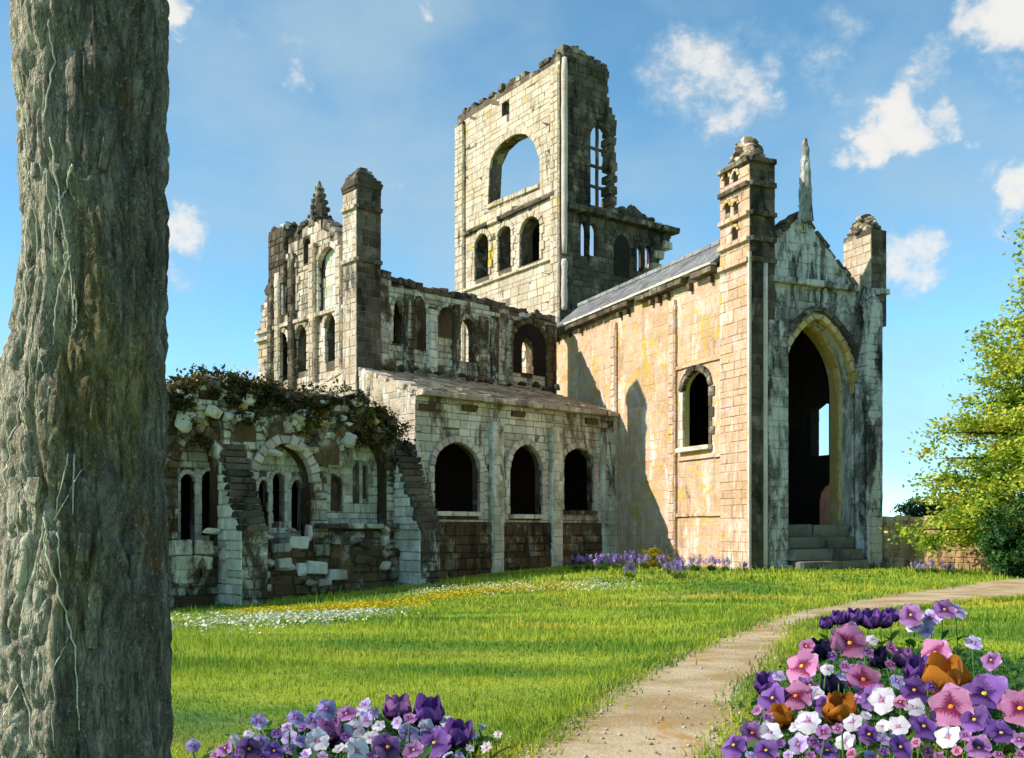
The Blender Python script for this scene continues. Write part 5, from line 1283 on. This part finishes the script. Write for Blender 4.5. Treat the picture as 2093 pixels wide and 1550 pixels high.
# left-hand bed
LB = [
 ('tulip','mauve',808,1446,54,4.9,'mauve tulip standing tall at the middle back of the left bed'),('tulip','purple',881,1452,66,4.9,'large plum tulip, the tallest of the left bed'),('tulip','purple',932,1500,62,4.6,'plum tulip at the right end of the left bed'),
 ('pansy','purple',888,1520,74,4.35,'deep purple pansy below the two plum tulips'),('pansy','mauve',792,1528,66,4.25,'mauve pansy at the bottom middle of the left bed'),('pansy','mauve',508,1532,58,4.2,'mauve pansy at the left end of the left bed'),('tulip','mauve',676,1494,52,4.6,'mauve tulip behind the white pansies on the left'),
 ('pansy','lilac',668,1450,46,4.9,'lilac pansy highest on the left side of the left bed'),('pansy','lilac',605,1468,38,4.8,'lilac pansy at the far left back of the left bed'),('pansy','lilac',640,1474,42,4.7,'lilac pansy just below the highest lilac one'),('pansy','white',724,1489,44,4.6,'white pansy with orange eye at the centre of the left bed'),
 ('pansy','white',650,1516,54,4.3,'white pansy low on the left of the left bed'),('pansy','white',758,1510,42,4.4,'white pansy right of centre in the left bed'),('pansy','lilac',592,1510,36,4.4,'small lilac pansy low at the left of the left bed'),('pansy','white',729,1536,60,4.1,'white pansy at the bottom edge of the left bed'),
 ('pansy','lilac',534,1520,46,4.3,'slender lilac pansy beside the leftmost mauve one'),('pansy','lilac',834,1500,52,4.5,'pale lilac pansy under the tall mauve tulip'),('pansy','white',872,1487,34,4.7,'small white pansy at the foot of the largest plum tulip'),('pansy','lilac',750,1472,34,4.8,'small lilac pansy left of the tall mauve tulip'),
 ('pansy','lilac',745,1440,30,5.1,'small lilac pansy alone above the left bed'),('pansy','lilac',529,1476,34,4.8,'small lilac pansy apart on the grass left of the left bed'),('pansy','mauve',461,1530,44,4.2,'mauve pansy on the grass at the far left near the trunk'),('pansy','white',913,1476,26,4.8,'small white pansy between the two plum tulips'),
 ('pansy','lilac',395,1524,30,4.25,'little lilac pansy closest to the tree trunk'),('pansy','mauve',708,1460,40,4.9,'mauve pansy at the back between lilac pansies'),('pansy','mauve',846,1534,50,4.12,'mauve pansy at the bottom edge under the pale lilac one'),('pansy','purple',560,1536,46,4.15,'purple pansy at the bottom edge by the slender lilac one'),
 ('daisy','white',986,1486,18,4.9,'uppermost tiny white daisy on the grass right of the left bed'),('daisy','white',968,1502,22,4.6,'tiny white daisy closest to the right plum tulip'),('daisy','white',1018,1502,20,4.7,'rightmost tiny white daisy on the grass'),('daisy','white',994,1528,26,4.3,'lowest tiny white daisy beside the left bed, larger than the rest'),('daisy','white',960,1530,20,4.3,'tiny white daisy at the bottom edge under the right plum tulip'),
]
for i, (k, c, x, y, w_, d, lb) in enumerate(LB):
    rgf = random.Random(100+i); flower(k, c, x, y, w_, d, lb, 'flower', 'eye_orange' if c in ('white', 'lilac') else None, None, turn=rgf.uniform(-.5, .5), group='flowers in the left-hand bed')

ORD = ['first', 'second', 'third', 'fourth', 'fifth', 'sixth', 'seventh', 'eighth', 'ninth', 'tenth', 'eleventh', 'twelfth']
def violas(poly_px, n, seed, cols, side, big):
    """tiny violas in the gaps between the big flowers, each told apart by colour, row and place in the row"""
    rg = random.Random(seed); P = np.array(poly_px, float); mn, mx = P.min(0), P.max(0); got = []; tries = 0
    while len(got) < n and tries < 6000:
        tries += 1; x, y, w_ = rg.uniform(mn[0], mx[0]), rg.uniform(mn[1], mx[1]), rg.uniform(20, 32)
        if not in_poly(np.array([x]), np.array([y]), P)[0]: continue
        if any(math.hypot(x-b[2], y-b[3]) < b[4]*.44+w_*.25 for b in big): continue
        if any(math.hypot(x-g[0], y-g[1]) < (w_+g[2])*.5 for g in got): continue
        d = min(big, key=lambda b: math.hypot(x-b[2], y-b[3]))[5]-.10
        got.append((x, y, w_, max(3.95, d), rg.choice(cols)))
    lo, hi = mn[1], 1550; rows = {}
    for g in got: rows.setdefault(('back', 'middle', 'front')[min(2, int((g[1]-lo)/(hi-lo)*3))], {}).setdefault(g[4], []).append(g)
    k = 0
    for row, byc in rows.items():
        for c, l in byc.items():
            for i, (x, y, w_, d, _) in enumerate(sorted(l)):
                k += 1; lb = ('only' if len(l) == 1 else ORD[i])+' tiny '+c+' viola '+('' if len(l) == 1 else 'from the left ')+'in the '+row+' third of the '+side+' bed'
                flower('pansy', c, x, y, w_, d, lb, 'flower', rg.choice(('eye_orange', 'eye_yellow')), None, rg.uniform(-.5, .5), name='viola', group='tiny violas in the '+side+' bed', seed=seed*1000+k, leaves=2)
violas([(1480,1550),(1555,1420),(1620,1330),(1740,1290),(1850,1330),(1990,1390),(2093,1420),(2093,1550)], 46, 7, ('lilac', 'mauve', 'purple', 'mauve', 'pink', 'white'), 'right-hand', RB)
violas([(420,1550),(480,1510),(590,1470),(680,1450),(780,1455),(900,1470),(955,1550)], 26, 8, ('lilac', 'mauve', 'lilac', 'white', 'purple'), 'left-hand', LB)

# ------------------------------------------------------------------ leaves of the beds, meadow drifts and grass: nobody could count these
def outside(x, y):
    """true where turf grows: not under a building"""
    ok = np.ones(len(x), bool)
    for (ox, oy, an, x0, x1, y0) in ((9.77, 40.7, R(23.8), -.5, 7.5, -.8), (LO[0], LO[1], LR, -30, .6, -2.0)):
        c, s = math.cos(an), math.sin(an); lx = c*(x-ox)+s*(y-oy); ly = -s*(x-ox)+c*(y-oy)
        ok &= ~((lx > x0) & (lx < x1) & (ly > y0))
    return ok
def blades(x, y, h, wd, rs, lean=.45):
    N = len(x); z = G(x, y)-.005; a = rs.rand(N)*2*np.pi; d = rs.rand(N)*2*np.pi; l = rs.rand(N)*lean
    sx, sy = np.cos(a)*wd*.5, np.sin(a)*wd*.5; mx, my = np.cos(d)*h*l*.35, np.sin(d)*h*l*.35; tx, ty = np.cos(d)*h*l, np.sin(d)*h*l
    b0 = np.stack([x-sx, y-sy, z], 1); b1 = np.stack([x+sx, y+sy, z], 1); m0 = np.stack([x+mx-sx*.7, y+my-sy*.7, z+h*.55], 1); m1 = np.stack([x+mx+sx*.7, y+my+sy*.7, z+h*.55], 1); t = np.stack([x+tx, y+ty, z+h*np.sqrt(1-np.minimum(l, .9)**2*.5)], 1)
    V = np.stack([b0, b1, m1, m0, t], 1).reshape(-1, 3); o = np.arange(N)[:, None]*5
    F = np.concatenate([o+np.array([[0, 1, 2]]), o+np.array([[0, 2, 3]]), o+np.array([[3, 2, 4]])], 0); return V, F
BED_R = np.array([(p.x, p.y) for p in [ground_at(*q) for q in ((1490,1585),(1560,1470),(1600,1400),(1650,1350),(1720,1330),(1800,1345),(1990,1345),(2060,1370),(2200,1420),(2250,1600))]])
BED_L = np.array([(p.x, p.y) for p in [ground_at(*q) for q in ((440,1585),(500,1535),(600,1500),(700,1490),(840,1490),(930,1520),(975,1585))]])
def make_turf():
    rs = np.random.RandomState(77); Vs, Fs, off = [], [], 0
    for y0, y1, dens, h0, h1, w0 in ((3.4, 5.5, 3400, .025, .060, .0055), (5.5, 8.5, 1700, .03, .07, .008), (8.5, 13, 700, .035, .085, .013), (13, 20, 300, .04, .10, .022), (20, 30, 120, .05, .13, .036), (30, 48, 42, .06, .18, .06)):
        n = int(dens*(y1-y0)*(y1+y0)/2*1.62); y = np.sqrt(rs.rand(n)*(y1**2-y0**2)+y0**2); x = (rs.rand(n)*1.62-.66)*y
        ok = outside(x, y); inp = in_poly(x, y, PATH_POLY); ok &= ~inp; x, y = x[ok], y[ok]; n = len(x)
        tall = np.sin(x*1.9+np.sin(y*1.3)*2)*np.sin(y*1.6+x*.7); h = rs.uniform(h0, h1, n)**1.0*(1+.35*tall)*np.where(rs.rand(n) < .05, 1.7, .85)*(.75+.5*np.clip(np.sin(x*.9+2*np.sin(y*.6))+np.sin(y*2.3-x), 0, 1.4))
        inb = in_poly(x, y, BED_R) | in_poly(x, y, BED_L); h = np.where(inb, h*.8, h)
        V, F = blades(x, y, h, w0*rs.uniform(.6, 1.3, n), rs); Vs.append(V); Fs.append(F+off); off += len(V)
    # overhanging fringe along the path
    for P, sgn in ((A_, -1), (B_, 1)):
        k = rs.randint(0, NP_-1, 9000); k = k[P[k, 1] < 30]; t = rs.rand(len(k))[:, None]; q = P[k]*(1-t)+P[k+1]*t; x, y = q[:, 0]+rs.normal(0, .06, len(k))*(1+y_scale(q[:, 1])), q[:, 1]
        h = rs.uniform(.03, .08, len(k))*(1+y/18); V, F = blades(x, y, h, .006*(1+y/6), rs, .8); Vs.append(V); Fs.append(F+off); off += len(V)
    o = link('grass', np_mesh('grass', np.concatenate(Vs), np.concatenate(Fs), M['blade'])); tag(o, 'short lawn grass with yellow-green patches in front of the ruins', 'grass', None, 'stuff')
def y_scale(y): return y/10
make_turf()
def make_bed(poly, name, label, seed, n, h0, h1):
    rs = np.random.RandomState(seed); mn, mx = poly.min(0), poly.max(0); x = rs.uniform(mn[0], mx[0], n*3); y = rs.uniform(mn[1], mx[1], n*3); k = in_poly(x, y, poly); x, y = x[k][:n], y[k][:n]
    grow = .32+.68*sm(4.1, 5.2, y); h = rs.uniform(h0, h1, len(x))*grow; V, F = blades(x, y, h, rs.uniform(.008, .018, len(x)), rs, .8)
    c = np.stack([np.repeat(x, 2)+rs.normal(0, .05, 2*len(x)), np.repeat(y, 2)+rs.normal(0, .05, 2*len(x)), 0*np.repeat(x, 2)], 1); c[:, 2] = G(c[:, 0], c[:, 1])+rs.uniform(.015, h1*.75, len(c))*np.repeat(grow, 2)
    a = leaf_cards(c, rs, .025, .06, name, M['bedleaf'], .6, .55)
    bm = bmesh.new(); bm.from_mesh(a); b = np_mesh(name+'_b', V, F, M['bedleaf']); bm.from_mesh(b); bm.to_mesh(a); bm.free(); bpy.data.meshes.remove(b)
    o = link(name, a); tag(o, label, 'leaves', None, 'stuff')
make_bed(BED_R, 'bed_leaves', 'dense green leaves between the flowers of the right bed', 5, 4200, .05, .16)
make_bed(BED_L, 'bed_leaves', 'thin green leaves between the flowers of the left bed', 6, 1300, .03, .10)
def drift(name, pts, n, spread, mat, size, label, seed):
    """tiny meadow flowers strewn along a line on the lawn"""
    rs = np.random.RandomState(seed); P = np.array([(p.x, p.y) for p in [ground_at(*q) for q in pts]]); t = rs.rand(n)*(len(P)-1); i = np.minimum(t.astype(int), len(P)-2); f = (t-i)[:, None]
    q = P[i]*(1-f)+P[i+1]*f; clump = np.sin(q[:, 0]*2.1+seed)+np.sin(q[:, 0]*5.3+seed*2)*.6
    q[:, 1] += rs.normal(0, 1, n)*spread*(1+.25*clump); q[:, 0] += rs.normal(0, .4, n)
    keep = outside(q[:, 0], q[:, 1]) & (rs.rand(n) < .72+.25*clump); q = q[keep]; c = np.stack([q[:, 0], q[:, 1], G(q[:, 0], q[:, 1])+rs.uniform(.04, .15, len(q))], 1)
    o = link(name, leaf_cards(c, rs, size*.6, size*1.2, name, mat, 1.0, .95)); tag(o, label, 'wildflowers', None, 'stuff')
drift('white_meadow_flowers', [(385,1278),(480,1282),(580,1276),(680,1268),(760,1260)], 2300, 1.0, M['daisy'], .046, 'drift of tiny white meadow flowers on the lawn before the overgrown ruin', 1)
drift('white_meadow_flowers', [(860,1213),(960,1207),(1080,1206),(1180,1203),(1270,1200)], 2200, 1.2, M['daisy'], .06, 'thin drift of pale meadow flowers below the low hall', 2)
drift('yellow_meadow_flowers', [(480,1256),(580,1254),(700,1248),(770,1240)], 5000, .7, M['butter'], .06, 'strip of yellow meadow flowers at the shadow edge of the ruin', 3)
drift('yellow_meadow_flowers', [(800,1246),(880,1225),(960,1214),(1060,1208),(1160,1204)], 4500, 1.0, M['butter'], .065, 'yellow streak of meadow flowers running up to the low hall', 4)

def make_pebbles():
    rs = np.random.RandomState(4); n = 1300; k = rs.randint(0, NP_-1, n); k = k[A_[k, 1] < 14]; f = rs.rand(len(k))[:, None]
    edge = rs.rand(len(k)) < .55; f = np.where(edge[:, None], np.where(f < .5, f*.3, 1-(1-f)*.3), f); q = A_[k]*(1-f)+B_[k]*f+rs.normal(0, .05, (len(k), 2)); n = len(q)
    r = rs.uniform(.004, .016, n)*(1+(rs.rand(n) < .06)*1.2); o6 = np.array([[1, 0, 0], [0, 1, 0], [-1, 0, 0], [0, -1, 0], [0, 0, .7], [0, 0, -.6]], float)
    V = o6[None]*r[:, None, None]*rs.uniform(.6, 1.3, (n, 6, 1)); a = rs.rand(n)*6.28; c, s_ = np.cos(a)[:, None], np.sin(a)[:, None]
    V = np.stack([V[..., 0]*c-V[..., 1]*s_, V[..., 0]*s_+V[..., 1]*c, V[..., 2]], -1)+np.stack([q[:, 0], q[:, 1], G(q[:, 0], q[:, 1])+.024], 1)[:, None]
    F = np.array([[0, 1, 4], [1, 2, 4], [2, 3, 4], [3, 0, 4], [1, 0, 5], [2, 1, 5], [3, 2, 5], [0, 3, 5]]); F = (np.arange(n)[:, None, None]*6+F[None]).reshape(-1, 3)
    o = link('pebbles', np_mesh('pebbles', V.reshape(-1, 3), F, M['tan'])); tag(o, 'loose small pebbles scattered along the sandy path', 'pebbles', None, 'stuff')
make_pebbles()
